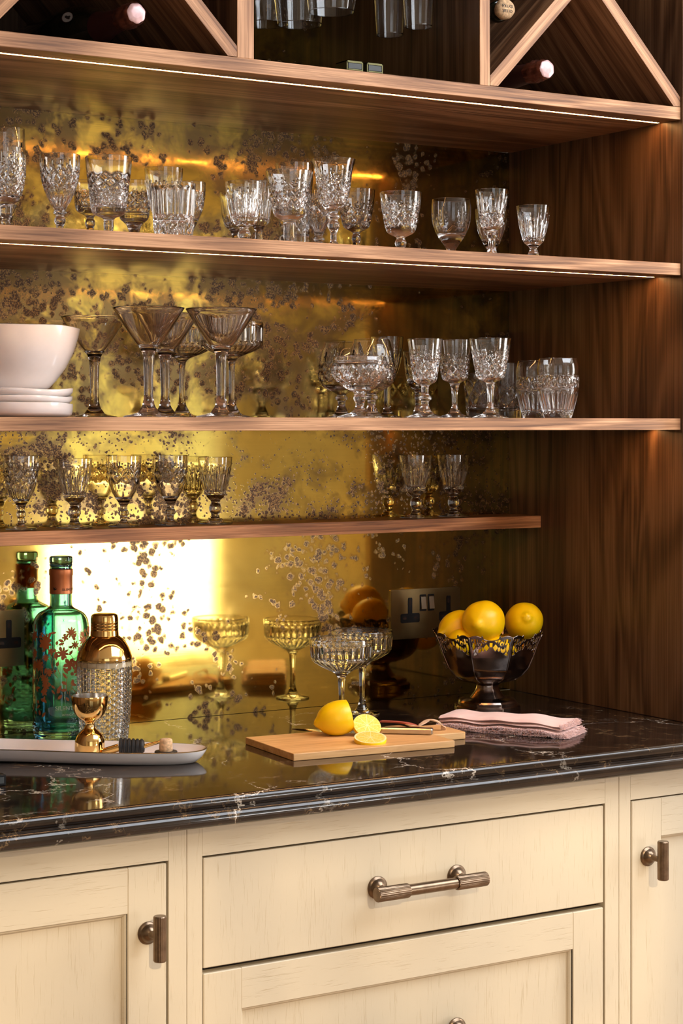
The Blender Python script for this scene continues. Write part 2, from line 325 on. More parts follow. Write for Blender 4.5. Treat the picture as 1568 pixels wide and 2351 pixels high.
# ------------------------------------------------------------------ mesh helpers
class MB:
    def __init__(s): s.v = []; s.f = []; s.m = []
    def add(s, vs, fs, mi=0):
        o = len(s.v); s.v += [tuple(p) for p in vs]; s.f += [tuple(i + o for i in f) for f in fs]; s.m += [mi] * len(fs); return s
    def box(s, a, b, mi=0, bev=0.0):
        (x0, y0, z0), (x1, y1, z1) = a, b
        if bev <= 0:
            vs = [(x, y, z) for x in (x0, x1) for y in (y0, y1) for z in (z0, z1)]
            return s.add(vs, [(0, 1, 3, 2), (4, 6, 7, 5), (0, 4, 5, 1), (2, 3, 7, 6), (0, 2, 6, 4), (1, 5, 7, 3)], mi)
        # chamfered box: 24 vertices
        vs = []; idx = {}
        for ix, x in ((0, x0), (1, x1)):
            for iy, y in ((0, y0), (1, y1)):
                for iz, z in ((0, z0), (1, z1)):
                    sx = bev if ix == 0 else -bev; sy = bev if iy == 0 else -bev; sz = bev if iz == 0 else -bev
                    idx[ix, iy, iz, 0] = len(vs); vs.append((x, y + sy, z + sz))
                    idx[ix, iy, iz, 1] = len(vs); vs.append((x + sx, y, z + sz))
                    idx[ix, iy, iz, 2] = len(vs); vs.append((x + sx, y + sy, z))
        I = idx; F = []
        for i in (0, 1):
            F.append([I[i, 0, 0, 0], I[i, 1, 0, 0], I[i, 1, 1, 0], I[i, 0, 1, 0]][::(1 if i else -1)])
            F.append([I[0, i, 0, 1], I[1, i, 0, 1], I[1, i, 1, 1], I[0, i, 1, 1]][::(-1 if i else 1)])
            F.append([I[0, 0, i, 2], I[1, 0, i, 2], I[1, 1, i, 2], I[0, 1, i, 2]][::(1 if i else -1)])
        for i in (0, 1):
            for j in (0, 1):
                q = 1 if i == j else -1
                F.append([I[0, i, j, 1], I[1, i, j, 1], I[1, i, j, 2], I[0, i, j, 2]][::q])
                F.append([I[i, 0, j, 0], I[i, 1, j, 0], I[i, 1, j, 2], I[i, 0, j, 2]][::-q])
                F.append([I[i, j, 0, 0], I[i, j, 1, 0], I[i, j, 1, 1], I[i, j, 0, 1]][::q])
        for i in (0, 1):
            for j in (0, 1):
                for k in (0, 1):
                    q = 1 if (i + j + k) % 2 else -1
                    F.append([I[i, j, k, 0], I[i, j, k, 1], I[i, j, k, 2]][::q])
        return s.add(vs, F, mi)
    def lathe(s, prof, seg=48, mi=0, disp=None, xf=None):
        rings = []; vs = []; fs = []
        for k, (r, z) in enumerate(prof):
            if r < 1e-6: rings.append([len(vs)]); vs.append((0, 0, z)); continue
            ring = []
            for i in range(seg):
                t = 2 * pi * i / seg
                rr = r if disp is None else disp(t, r, z, k)
                ring.append(len(vs)); vs.append((rr * cos(t), rr * sin(t), z))
            rings.append(ring)
        for a, b in zip(rings, rings[1:]):
            if len(a) == 1 and len(b) == 1: continue
            for i in range(seg):
                j = (i + 1) % seg
                if len(a) == 1: fs.append((a[0], b[j], b[i]))
                elif len(b) == 1: fs.append((a[i], a[j], b[0]))
                else: fs.append((a[i], a[j], b[j], b[i]))
        if xf is not None: vs = [xf @ Vector(p) for p in vs]
        return s.add(vs, fs, mi)
    def tube(s, pts, rad, seg=10, mi=0, flat=1.0, caps=True):
        pts = [Vector(p) for p in pts]; vs = []; n = len(pts)
        up = Vector((0, 0, 1)); prev = None
        for i, p in enumerate(pts):
            t = (pts[min(i + 1, n - 1)] - pts[max(i - 1, 0)]).normalized()
            a = t.cross(up)
            if a.length < 1e-3: a = t.cross(Vector((1, 0, 0)))
            a.normalize(); b = a.cross(t).normalized()
            r = rad[i] if hasattr(rad, '__len__') else rad
            for k in range(seg):
                q = 2 * pi * k / seg; vs.append(p + a * cos(q) * r + b * sin(q) * r * flat)
        fs = [(i * seg + k, i * seg + (k + 1) % seg, (i + 1) * seg + (k + 1) % seg, (i + 1) * seg + k) for i in range(n - 1) for k in range(seg)]
        if caps: fs += [tuple(range(seg))[::-1], tuple((n - 1) * seg + k for k in range(seg))]
        return s.add(vs, fs, mi)
    def prism(s, poly, z0, z1, mi=0):
        n = len(poly); vs = [(x, y, z0) for x, y in poly] + [(x, y, z1) for x, y in poly]
        return s.add(vs, [tuple(range(n))[::-1], tuple(range(n, 2 * n))] + [(i, (i + 1) % n, n + (i + 1) % n, n + i) for i in range(n)], mi)
    def xform(s, m): s.v = [tuple(m @ Vector(p)) for p in s.v]; return s
    def mesh(s, name):
        me = bpy.data.meshes.new(name); me.from_pydata(s.v, [], s.f); me.update(); return me
    def build(s, name, mats, parent=None, smooth=None, loc=(0, 0, 0), rot=(0, 0, 0)):
        me = s.mesh(name); mats = mats if isinstance(mats, (list, tuple)) else [mats]
        for m in mats: me.materials.append(M[m] if isinstance(m, str) else m)
        if len(mats) > 1: me.polygons.foreach_set('material_index', s.m)
        return link(name, me, parent, smooth, loc, rot)
def link(name, me, parent=None, smooth=None, loc=(0, 0, 0), rot=(0, 0, 0)):
    o = bpy.data.objects.new(name, me); COL.objects.link(o); o.location = loc; o.rotation_euler = rot
    if parent is not None: o.parent = parent
    if smooth:
        if smooth is True: me.shade_smooth()
        else:
            me.shade_smooth()
            try: me.set_sharp_from_angle(angle=radians(smooth))
            except Exception: pass
    return o
def tag(o, label=None, cat=None, group=None, kind=None):
    if label: o['label'] = label
    if cat: o['category'] = cat
    if group: o['group'] = group
    if kind: o['kind'] = kind
    return o
def thing(name, loc, label, cat, group=None, rot=(0, 0, 0)):
    o = bpy.data.objects.new(name, None); COL.objects.link(o); o.location = loc; o.rotation_euler = rot
    o.empty_display_size = 0.05
    return tag(o, label, cat, group)
def copy_thing(t, loc, label, rotz=0.0):
    r = t.copy(); COL.objects.link(r); r.location = loc; r.rotation_euler = (t.rotation_euler[0], t.rotation_euler[1], rotz)
    r['label'] = label
    for ch in list(t.children):
        c = ch.copy(); COL.objects.link(c); c.parent = r
        for g in list(ch.children):
            d = g.copy(); COL.objects.link(d); d.parent = c
    return r
def text_mesh(body, size, depth=0.0002, spacing=1.0):
    cu = bpy.data.curves.new('text', 'FONT'); cu.body = body; cu.size = size; cu.extrude = depth
    cu.align_x = 'LEFT'; cu.space_character = spacing; cu.resolution_u = 3
    o = bpy.data.objects.new('text', cu); COL.objects.link(o)
    dg = bpy.context.evaluated_depsgraph_get(); dg.update()
    me = bpy.data.meshes.new_from_object(o.evaluated_get(dg))
    bpy.data.objects.remove(o); bpy.data.curves.remove(cu)
    vs = [tuple(v.co) for v in me.vertices]; fs = [tuple(p.vertices) for p in me.polygons]
    bpy.data.meshes.remove(me)
    return vs, fs

# ------------------------------------------------------------------ the room
mb = MB().box((-3.8, -4.4, -0.05), (2.6, 0.25, 0.0)); tag(mb.build('floor', 'floorm'), kind='structure')
mb = MB()   # ceiling with a roof light opening
for a, b in (((-3.8, -4.4, 2.64), (-0.45, 0.25, 2.74)), ((1.55, -4.4, 2.64), (2.6, 0.25, 2.74)), ((-0.45, -4.4, 2.64), (1.55, -2.85, 2.74)), ((-0.45, -1.15, 2.64), (1.55, 0.25, 2.74))):
    mb.box(a, b)
tag(mb.build('ceiling', 'ceil'), kind='structure')
tag(MB().box((-3.8, 0.022, 0), (2.6, 0.12, 2.64)).build('wall_back', 'wall'), kind='structure')
tag(MB().box((-3.9, -4.4, 0), (-3.8, 0.12, 2.64)).build('wall_left', 'wall'), kind='structure')
mb = MB()   # right wall with a tall window opening
mb.box((2.6, -4.4, 0), (2.7, -2.75, 2.64)); mb.box((2.6, -1.35, 0), (2.7, 0.12, 2.64)); mb.box((2.6, -2.75, 0), (2.7, -1.35, .35)); mb.box((2.6, -2.75, 2.55), (2.7, -1.35, 2.64))
tag(mb.build('wall_right', 'wall'), kind='structure')
mb = MB()
mb.box((2.615, -2.75, .35), (2.65, -2.705, 2.55)); mb.box((2.615, -1.395, .35), (2.65, -1.35, 2.55)); mb.box((2.615, -2.705, .35), (2.65, -1.395, .40)); mb.box((2.615, -2.705, 2.5), (2.65, -1.395, 2.55)); mb.box((2.62, -2.062, .40), (2.645, -2.038, 2.5)); mb.box((2.62, -2.705, 1.44), (2.645, -1.395, 1.46))
tag(mb.build('window_3', 'whitewood'), kind='structure')
mb = MB()   # wall opposite the cabinet with two window openings
W1 = (0.87, 1.71, 0.42, 2.16); W2 = (-2.78, -1.22, 0.35, 2.60)
mb.box((-3.8, -4.3, 0), (W2[0], -4.2, 2.64)); mb.box((W2[0], -4.3, 0), (W2[1], -4.2, W2[2])); mb.box((W2[0], -4.3, W2[3]), (W2[1], -4.2, 2.64))
mb.box((W2[1], -4.3, 0), (W1[0], -4.2, 2.64)); mb.box((W1[0], -4.3, 0), (W1[1], -4.2, W1[2])); mb.box((W1[0], -4.3, W1[3]), (W1[1], -4.2, 2.64))
mb.box((W1[1], -4.3, 0), (2.6, -4.2, 2.64))
tag(mb.build('wall_front', 'wall'), kind='structure')
for n, w, nx, nz in ((1, W1, 2, 3), (2, W2, 2, 3)):
    mb = MB(); x0, x1, z0, z1 = w; y0, y1 = -4.255, -4.215
    mb.box((x0, y0, z0), (x0 + .045, y1, z1)); mb.box((x1 - .045, y0, z0), (x1, y1, z1)); mb.box((x0, y0, z0), (x1, y1, z0 + .05)); mb.box((x0, y0, z1 - .05), (x1, y1, z1))
    for i in range(1, nx): xx = x0 + (x1 - x0) * i / nx; mb.box((xx - .012, y0 + .008, z0 + .05), (xx + .012, y1 - .008, z1 - .05))
    for i in range(1, nz): zz = z0 + (z1 - z0) * i / nz; mb.box((x0 + .045, y0 + .01, zz - .010), (x1 - .045, y1 - .01, zz + .010))
    tag(mb.build('window_%d' % n, 'whitewood'), kind='structure')

# garden tree outside the left window: it dapples the low sun on the drawer fronts
t = thing('garden_tree', (-2.3, -6.6, 0), 'leafy garden tree outside the window opposite the cabinet', 'tree')
MB().tube([(0, 0, 0), (.05, 0, 1.2), (-.05, .05, 2.4)], [.10, .08, .05], 10).build('trunk', 'floorm', t, True)
rl = random.Random(11); mb = MB()
for i in range(620):
    p = Vector((rl.gauss(0, 1.0), rl.gauss(0, .35), 3.3 + rl.gauss(0, .42))); a = Vector((rl.uniform(-1, 1), rl.uniform(-1, 1), rl.uniform(-1, 1))).normalized(); b = a.cross(Vector((.3, .5, .8))).normalized(); L = rl.uniform(.05, .11)
    mb.add([p - a * L, p + b * L * .4, p + a * L, p - b * L * .4], [(0, 1, 2, 3)])
tag(mb.build('foliage', simple('tree_leaf', (.08, .16, .04), .6), t), kind='stuff')

# ------------------------------------------------------------------ cabinet shell of walnut
D = 0.462; XL = -1.192; XR = 0.0; TOP = 2.282
Z1B, Z1T, Z2B, Z2T, Z3B, Z3T, Z4B, Z4T = 1.868, 1.888, 1.618, 1.637, 1.3696, 1.388, 1.1965, 1.2175
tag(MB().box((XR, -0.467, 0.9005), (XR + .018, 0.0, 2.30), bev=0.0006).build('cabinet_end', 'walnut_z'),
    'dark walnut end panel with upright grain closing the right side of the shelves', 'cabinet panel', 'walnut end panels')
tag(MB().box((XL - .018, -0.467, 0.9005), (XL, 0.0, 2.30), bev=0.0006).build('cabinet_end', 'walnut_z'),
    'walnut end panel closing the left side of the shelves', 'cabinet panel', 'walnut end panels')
t = thing('cabinet_stile', (XR, -0.487, 0.9), 'cream painted cabinet upright with a brass hinge right of the walnut end panel', 'cabinet upright')
MB().box((0.0005, 0, 0.0005), (0.07, 0.0195, 0.72), bev=0.001).build('stile', 'cream_z', t)
h = MB().box((0.0035, -0.002, 0.062), (0.03, 0.0, 0.121)).build('hinge', 'bronze', t)
mb = MB()
for zz in (0.070, 0.092, 0.113): mb.lathe([(0, 0), (0.0022, 0.0004), (0.0015, 0.0009), (0, 0.001)], 10, xf=Matrix.Translation((0.008, -0.002, zz)) @ Matrix.Rotation(pi / 2, 4, 'X'))
mb.build('screw', 'gold', h, 40)

tag(MB().box((XL, -0.004, 0.9005), (XR, 0.0, Z1B)).build('backsplash', 'brass_sheet'),
    'large aged brass sheet with brown patina spots behind the glass shelves', 'backsplash')
MID0, MID1 = -0.7863, -0.3975
tag(MB().box((MID0 + .0002, -0.004, Z1T), (MID1 - .0002, 0.0, TOP)).build('back_panel', 'brass_sheet'),
    'dim aged brass back panel behind the hanging stemware', 'backsplash')
for x0, x1, w in ((XL, -0.8127, 'left'), (-0.3789, XR, 'right')):
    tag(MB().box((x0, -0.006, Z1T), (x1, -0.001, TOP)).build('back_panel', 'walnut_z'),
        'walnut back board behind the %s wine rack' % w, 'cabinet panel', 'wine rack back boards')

def shelf(name, zb, zt, y0, label, led=None):
    t = thing(name, ((XL + XR) / 2, y0, zb), label, 'shelf')
    hw = (XR - XL) / 2; d = -0.0045 - y0; th = zt - zb
    mb = MB()
    if led:
        g = led - y0; mb.box((-hw, 0.0016, 0), (hw, g - .0037, th)); mb.box((-hw, g + .0037, 0), (hw, d, th)); mb.box((-hw, g - .0037, .0012), (hw, g + .0037, th))
    else: mb.box((-hw, 0.0016, 0), (hw, d, th))
    mb.build('board', 'walnut_x', t)
    MB().box((-hw, 0, 0.0), (hw, 0.0016, th), bev=0.0005).build('lit_edge_lipping', 'walnut_lit_edge', t)  # thin front strip whose paler colour carries the light on the edge
    if led:
        ly = led - y0
        MB().box((-hw + .006, ly - .0036, 0.0006), (hw - .006, ly + .0036, 0.0012)).build('led_channel', 'channel', t)
        tag(MB().box((-hw + .008, ly - .0023, 0.0003), (hw - .006, ly + .0023, 0.0006)).build('led_strip', 'led', t), 'glowing warm light strip')
    return t
shelf('shelf', Z1B, Z1T, -D, 'topmost walnut shelf with a glowing light strip, under the wine racks', -0.415)
shelf('shelf', Z2B, Z2T, -D, 'walnut shelf with light strip carrying the crowded top row of crystal', -0.405)
shelf('shelf', Z3B, Z3T, -D, 'walnut shelf at eye level carrying martini glasses and the white bowl', -0.400)
shelf('narrow_shelf', Z4B, Z4T, -0.0973, 'narrow dark walnut shelf against the brass with seven small sherry glasses')

# upper cabinet: top board, dividers, wine racks
t = thing('top_board', ((XL + XR) / 2, -D, TOP), 'walnut top board of the upper cabinet, above the stemware', 'cabinet panel')
MB().box((XL - t.location.x, 0, 0), (XR - t.location.x, D, 0.02)).build('board', 'walnut_x', t)
for x0, x1, w in ((-0.8127, MID0, 'left'), (MID1, -0.3789, 'right')):
    t = thing('divider', ((x0 + x1) / 2, -D, Z1T), 'upright walnut divider at the %s of the hanging glasses' % w, 'cabinet divider')
    hw = (x1 - x0) / 2
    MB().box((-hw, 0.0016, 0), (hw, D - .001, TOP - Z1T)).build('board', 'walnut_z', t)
    MB().box((-hw, 0, 0.0), (hw, 0.0016, TOP - Z1T), bev=0.0004).build('lit_edge_lipping', 'walnut_lit_zedge', t)
def rack(x0, x1, side):
    cx = (x0 + x1) / 2; w = x1 - x0; hgt = TOP - Z1T
    t = thing('wine_rack', (cx, -D, Z1T), 'crossed walnut boards forming the wine rack on the %s' % side, 'wine rack', 'walnut wine racks')
    a = atan2(hgt, w); th_ = .0103; hx, hz = th_ / sin(a), th_ / cos(a); c_, h_ = w / 2, hgt / 2
    for sg, poly in ((1, [(0, 0), (hx, 0), (w, hgt - hz), (w, hgt), (w - hx, hgt), (0, hz)]),
                     (-1, [(0, hgt), (0, hgt - hz), (c_ - hx, h_), (c_, h_ + hz), (hx, hgt)]),
                     (-1, [(w, 0), (w, hz), (c_ + hx, h_), (c_, h_ - hz), (w - hx, 0)][::-1])):
        R_ = Matrix.Rotation(sg * a, 4, 'Y')            # into the board's own frame, grain along its length
        poly = [((x - c_) * .996, (z_ - h_) * .996) for x, z_ in poly]
        def solid(y0_, y1_):
            n_ = len(poly); vs = [R_ @ Vector((x, y0_, z_)) for x, z_ in poly] + [R_ @ Vector((x, y1_, z_)) for x, z_ in poly]
            return MB().add(vs, [tuple(range(n_)), tuple(range(n_, 2 * n_))[::-1]] + [(i, n_ + i, n_ + (i + 1) % n_, (i + 1) % n_) for i in range(n_)])
        b = solid(0.0016, D - .008).build('cross_board', 'walnut_x', t, None, (0, 0, hgt / 2), (0, -a * sg, 0))
        solid(0, 0.0016).build('lit_edge_lipping', 'walnut_lit_edge', b)
    return t
rack(XL, -0.8127, 'left'); rack(-0.3789, XR, 'right')

# two small door catches on the topmost shelf
def catch(px0, px1, label):
    a = at_z(px0, 163, Z1T); b = at_z(px1, 167, Z1T); w = b.x - a.x
    t = thing('magnetic_catch', (a.x, -0.456, Z1T), label, 'door catch', 'small metal door catches')
    mb = MB(); mb.box((0, 0, 0), (w, .03, .0015)); mb.box((0, 0, .0015), (.0016, .03, .0150)); mb.box((w - .0016, 0, .0015), (w, .03, .0150)); mb.box((0, 0, .0135), (w, .03, .0150))
    mb.build('housing', 'catch_trim', t)
    MB().box((.0024, -.0006, .0035), (w - .0024, .028, .0118), bev=.0004).build('magnet', 'catch', t)
    mb = MB(); mb.box((.0018, -.0012, .0016), (w - .0018, .02, .0030)); mb.box((.0018, -.0012, .0120), (w - .0018, .02, .0134)); mb.build('contact_strip', 'catch_trim', t)
    return t
catch(792, 830, 'small metal door catch on the top shelf edge, the left one of the pair')
catch(857, 894, 'small metal door catch on the top shelf edge, the right one of the pair')

# ------------------------------------------------------------------ worktop
t = thing('countertop', (-0.6, -0.3, 0.862), 'glossy black veined stone worktop with a double moulded front edge', 'worktop')
X0, X1 = -1.75, 0.55
prof = [(-0.012, 0.862), (-0.617, 0.862)]
def arc(cy, cz, r, a0, a1, n): return [(cy - r * cos(radians(a0 + (a1 - a0) * i / n)), cz + r * sin(radians(a0 + (a1 - a0) * i / n))) for i in range(n + 1)]
prof += arc(-0.6245, 0.8725, 0.0105, -90, 75, 18)          # lower roll
prof += [(-0.6262, 0.8828), (-0.6262, 0.8838), (-0.6248, 0.8840), (-0.6240, 0.8850), (-0.6248, 0.8860), (-0.6258, 0.8862)]
prof += arc(-0.6180, 0.8920, 0.0080, -40, 90, 16)
prof += [(-0.0005, 0.9)]
prof = [(y, z) for y, z in prof]
n = len(prof); vs = [(X0 + 0.6, y + 0.3, z - 0.862) for y, z in prof] + [(X1 + 0.6, y + 0.3, z - 0.862) for y, z in prof]
mb = MB().add(vs, [(i, (i + 1) % n, n + (i + 1) % n, n + i) for i in range(n)] + [tuple(range(n))[::-1], tuple(range(n, 2 * n))])
mb.build('slab', 'stone', t, 35)

# ------------------------------------------------------------------ base cabinets (inset doors and drawers in face frames)
FY = -0.600; ZT = 0.8615; ZB = 0.10
def frame_bars(t, x0, x1, sL, sR, rails, ox, oz):
    """face frame: two stiles and rails [(z0,z1)], local to thing at (ox, FY, oz)"""
    g = 0.0
    tag_ = MB().box((x0 - ox, 0, ZB - oz), (x0 + sL - ox, 0.022, ZT - oz), bev=.0006).build('stile', 'cream_z', t)
    MB().box((x1 - sR - ox, 0, ZB - oz), (x1 - ox, 0.022, ZT - oz), bev=.0006).build('stile', 'cream_z', t)
    for a, b in rails: MB().box((x0 + sL - ox, 0.0002, a - oz), (x1 - sR - ox, 0.022, b - oz)).build('rail', 'cream_x', t)
    MB().box((x0 + .001 - ox, 0.0225, ZB - oz), (x1 - .001 - ox, 0.56, ZT - oz)).build('carcass', 'gap', t)
    MB().box((x0 + .001 - ox, 0.06, 0.002 - oz), (x1 - .001 - ox, 0.54, ZB - oz)).build('plinth', 'cream_x', t)
def shaker(t, name, x0, x1, z0, z1, st, rl, ox, oz):
    """framed door or drawer front standing flush in the opening: stiles, rails, bead, recessed panel"""
    e = bpy.data.objects.new(name, None); COL.objects.link(e); e.parent = t; e.location = ((x0 + x1) / 2 - ox, 0.0, (z0 + z1) / 2 - oz); e.empty_display_size = .03
    hx, hz = (x1 - x0) / 2, (z1 - z0) / 2
    for s in (-1, 1):
        a, b = sorted((s * hx, s * (hx - st)))
        MB().box((a, 0.0003, -hz), (b, 0.020, hz), bev=.0012).build('stile', 'cream_z', e)
        a, b = sorted((s * hz, s * (hz - rl)))
        MB().box((-hx + st - .0008, 0.0006, a), (hx - st + .0008, 0.020, b), bev=.0010).build('rail', 'cream_x', e)
    ix, iz = hx - st, hz - rl
    mb = MB()   # moulded bead round the panel: stepped profile swept round the rectangle
    pr = [(0.0, 0.0016), (0.0, 0.0040), (0.0025, 0.0046), (0.0045, 0.0075), (0.0045, 0.0095), (0.0065, 0.0105)]
    rings = [[(-ix + d, y, -iz + d), (ix - d, y, -iz + d), (ix - d, y, iz - d), (-ix + d, y, iz - d)] for d, y in pr]
    vs = [p for r in rings for p in r]
    mb.add(vs, [(k * 4 + i, k * 4 + (i + 1) % 4, (k + 1) * 4 + (i + 1) % 4, (k + 1) * 4 + i) for k in range(len(pr) - 1) for i in range(4)])
    mb.build('bead', 'cream_x', e)
    MB().box((-ix + .006, 0.0103, -iz + .006), (ix - .006, 0.016, iz - .006)).build('panel', 'cream_z', e)
    return e
def rosette_prof(r, L):   # turned stand-off: flanged base, ball, neck
    return [(0, 0), (r, 0), (r, .0020), (r * .92, .0034), (r * .84, .0040), (r * .78, .0050), (r * .70, .0078), (r * .50, .0105), (r * .36, .0120), (r * .30, .0150), (r * .30, L), (0, L)]
def t_knob(parent, loc, hgt=0.0575):
    mb = MB().lathe(rosette_prof(.0145, .030), 36, xf=Matrix.Rotation(pi / 2, 4, 'X'))
    p = mb.build('knob_base', 'bronze', parent, 30, loc)
    def fl(tt, r, z, k): return r * (1 - 0.035 * (1 - abs(cos(10 * tt)))) if k in (2, 3) and r > .006 else r
    R = .0085
    mb = MB().lathe([(0, -hgt / 2), (R - .001, -hgt / 2), (R, -hgt / 2 + .0014), (R, hgt / 2 - .0014), (R - .001, hgt / 2), (0, hgt / 2)], 80, disp=fl)
    mb.build('knob', 'bronze', parent, 25, (loc[0], loc[1] - .0345, loc[2]))
def bar_handle(parent, x0, x1, z, ox, oz):
    """posts at x0,x1; reeded ends, plain middle"""
    for x in (x0, x1):
        MB().lathe(rosette_prof(.0155, .031), 36, xf=Matrix.Rotation(pi / 2, 4, 'X')).build('handle_post', 'bronze', parent, 30, (x - ox, 0.0003, z - oz))
    RX = Matrix.Rotation(pi / 2, 4, 'Y')
    m0, m1 = x0 + .026, x1 - .026; e0, e1 = x0 - .0245, x1 + .0245
    MB().lathe([(.0078, m0 - ox), (.0078, m1 - ox)], 36, xf=RX).build('handle_bar', 'bronze', parent, True, (0, -.0365, z - oz))
    def fl(tt, r, zz, k): return r * (1 - 0.06 * (1 - abs(cos(12 * tt)))) if 1 <= k <= 3 else r
    for a, b in ((e0, m0), (m1, e1)):
        MB().lathe([(0, a - ox), (.0095, a - ox), (.0100, a + .001 - ox), (.0100, b - .001 - ox), (.0095, b - ox), (0, b - ox)], 96, disp=fl, xf=RX).build('handle_grip', 'bronze', parent, 25, (0, -.0365, z - oz))

# drawer unit in the middle
xs0, xs1 = -0.9630, -0.2440
t = thing('drawer_cabinet', ((xs0 + xs1) / 2, FY, 0), 'cream painted drawer unit in the middle, plain top drawer with long bronze bar handle', 'cabinet'); ox = t.location.x
frame_bars(t, xs0, xs1, 0.0225, 0.0265, [(0.8195, ZT), (ZB, 0.135)], ox, 0)
e = bpy.data.objects.new('drawer', None); COL.objects.link(e); e.parent = t; e.location = (-0.606 - ox, 0, 0.745)
MB().box((-0.3328, 0.0003, -0.0713), (0.3328, 0.020, 0.0713), bev=.0010).build('drawer_front', 'cream_z', e)
bar_handle(e, -0.671, -0.5385, 0.7455, -0.606, 0.745)
e = shaker(t, 'drawer', -0.9388, -0.2732, 0.4025, 0.6665, 0.0570, 0.0540, ox, 0)
tag(e, 'framed drawer front with recessed panel')
bar_handle(e, -0.671, -0.5385, 0.5310, (-0.9388 - 0.2732) / 2, (0.4025 + 0.6665) / 2)
e = shaker(t, 'drawer', -0.9388, -0.2732, 0.138, 0.3985, 0.0570, 0.0540, ox, 0)
tag(e, 'framed drawer front with recessed panel')
# left cupboard
t = thing('cupboard', (-1.21, FY, 0), 'cream painted cupboard on the left with a framed door and bronze T knob', 'cabinet', 'cream cupboards either side of the drawers'); ox = -1.21
frame_bars(t, -1.4580, -0.9634, 0.0265, 0.0262, [(0.8195, ZT), (ZB, 0.135)], ox, 0)
e = shaker(t, 'door', -1.4290, -0.9922, 0.138, 0.8165, 0.0550, 0.0585, ox, 0)
t_knob(e, (-1.0190 - (-1.4290 - 0.9922) / 2, 0.0003, 0.7310 - (0.138 + 0.8165) / 2))
# right cupboard
t = thing('cupboard', (0.0, FY, 0), 'cream painted cupboard at the right edge with a slim bronze T knob', 'cabinet', 'cream cupboards either side of the drawers'); ox = 0.0
frame_bars(t, -0.2436, 0.2500, 0.0222, 0.0265, [(0.8195, ZT), (ZB, 0.135)], ox, 0)
e = shaker(t, 'door', -0.2190, 0.2210, 0.138, 0.8170, 0.0580, 0.0580, ox, 0)
t_knob(e, (-0.1880 - (-0.2190 + 0.2210) / 2, 0.0003, 0.7320 - (0.138 + 0.8170) / 2))

# ------------------------------------------------------------------ glassware
def chaikin(p, it=2):
    for _ in range(it):
        q = [p[0]]
        for a, b in zip(p, p[1:]):
            q.append((a[0] * .75 + b[0] * .25, a[1] * .75 + b[1] * .25)); q.append((a[0] * .25 + b[0] * .75, a[1] * .25 + b[1] * .75))
        q.append(p[-1]); p = q
    return p
def frac(a): return a - math.floor(a)
def cut_depth(kind, n, t, v, rows=2.0):
    """depth 0..1 of the wheel cuts at angle t and relative height v in the zone"""
    a = n * t / (2 * pi)
    if kind == 'diamond':
        g1 = abs(frac(a + rows * v) - .5); g2 = abs(frac(a - rows * v) - .5)
        e = min(1, 9 * v, 9 * (1 - v)); return e * max(0, 1 - g1 / .2, 1 - g2 / .2)
    if kind == 'flute':        # long pointed leaf cuts
        w = .46 * (1 - v) ** .55 * min(1, 3 * v + .5); g = abs(frac(a) - .5)
        d = max(0, 1 - g / max(w, .02)) if v < .98 else 0
        w2 = .30 * (1 - v * 1.35) if v < .74 else 0.0; g2 = abs(frac(a + .5) - .5)
        if w2 > .02: d = max(d, .8 * max(0, 1 - g2 / w2))
        return d
    if kind == 'groove':       # straight parallel flutes
        g = abs(frac(a) - .5); return min(1, 8 * v, 8 * (1 - v)) * (1 - (2 * g)) ** .8
    if kind == 'fan':          # sprays of tapering cuts rising from points
        u = frac(a) - .5; R = sqrt((u * 1.5) ** 2 + v * v); ph = atan2(u * 1.5, v + 1e-4)
        g = abs(frac(ph * 2.6 / 1.0 + .5) - .5); L = .98 - .25 * abs(ph)
        return max(0, 1 - g / (.30 * (1.05 - R / max(L, .1)))) if R < L and R > .04 else 0
    if kind == 'weave':        # basket weave lozenges
        b = rows * v; s = int(math.floor(a)) % 2; fb = frac(b + .5 * s); fa = frac(a)
        return 1 - min(1, 4.5 * min(fa, 1 - fa)) * min(1, 4 * min(fb, 1 - fb))
    if kind == 'ring': return max(0, 1 - abs(v - .5) / .5)
    return 0
MESHN = [0]
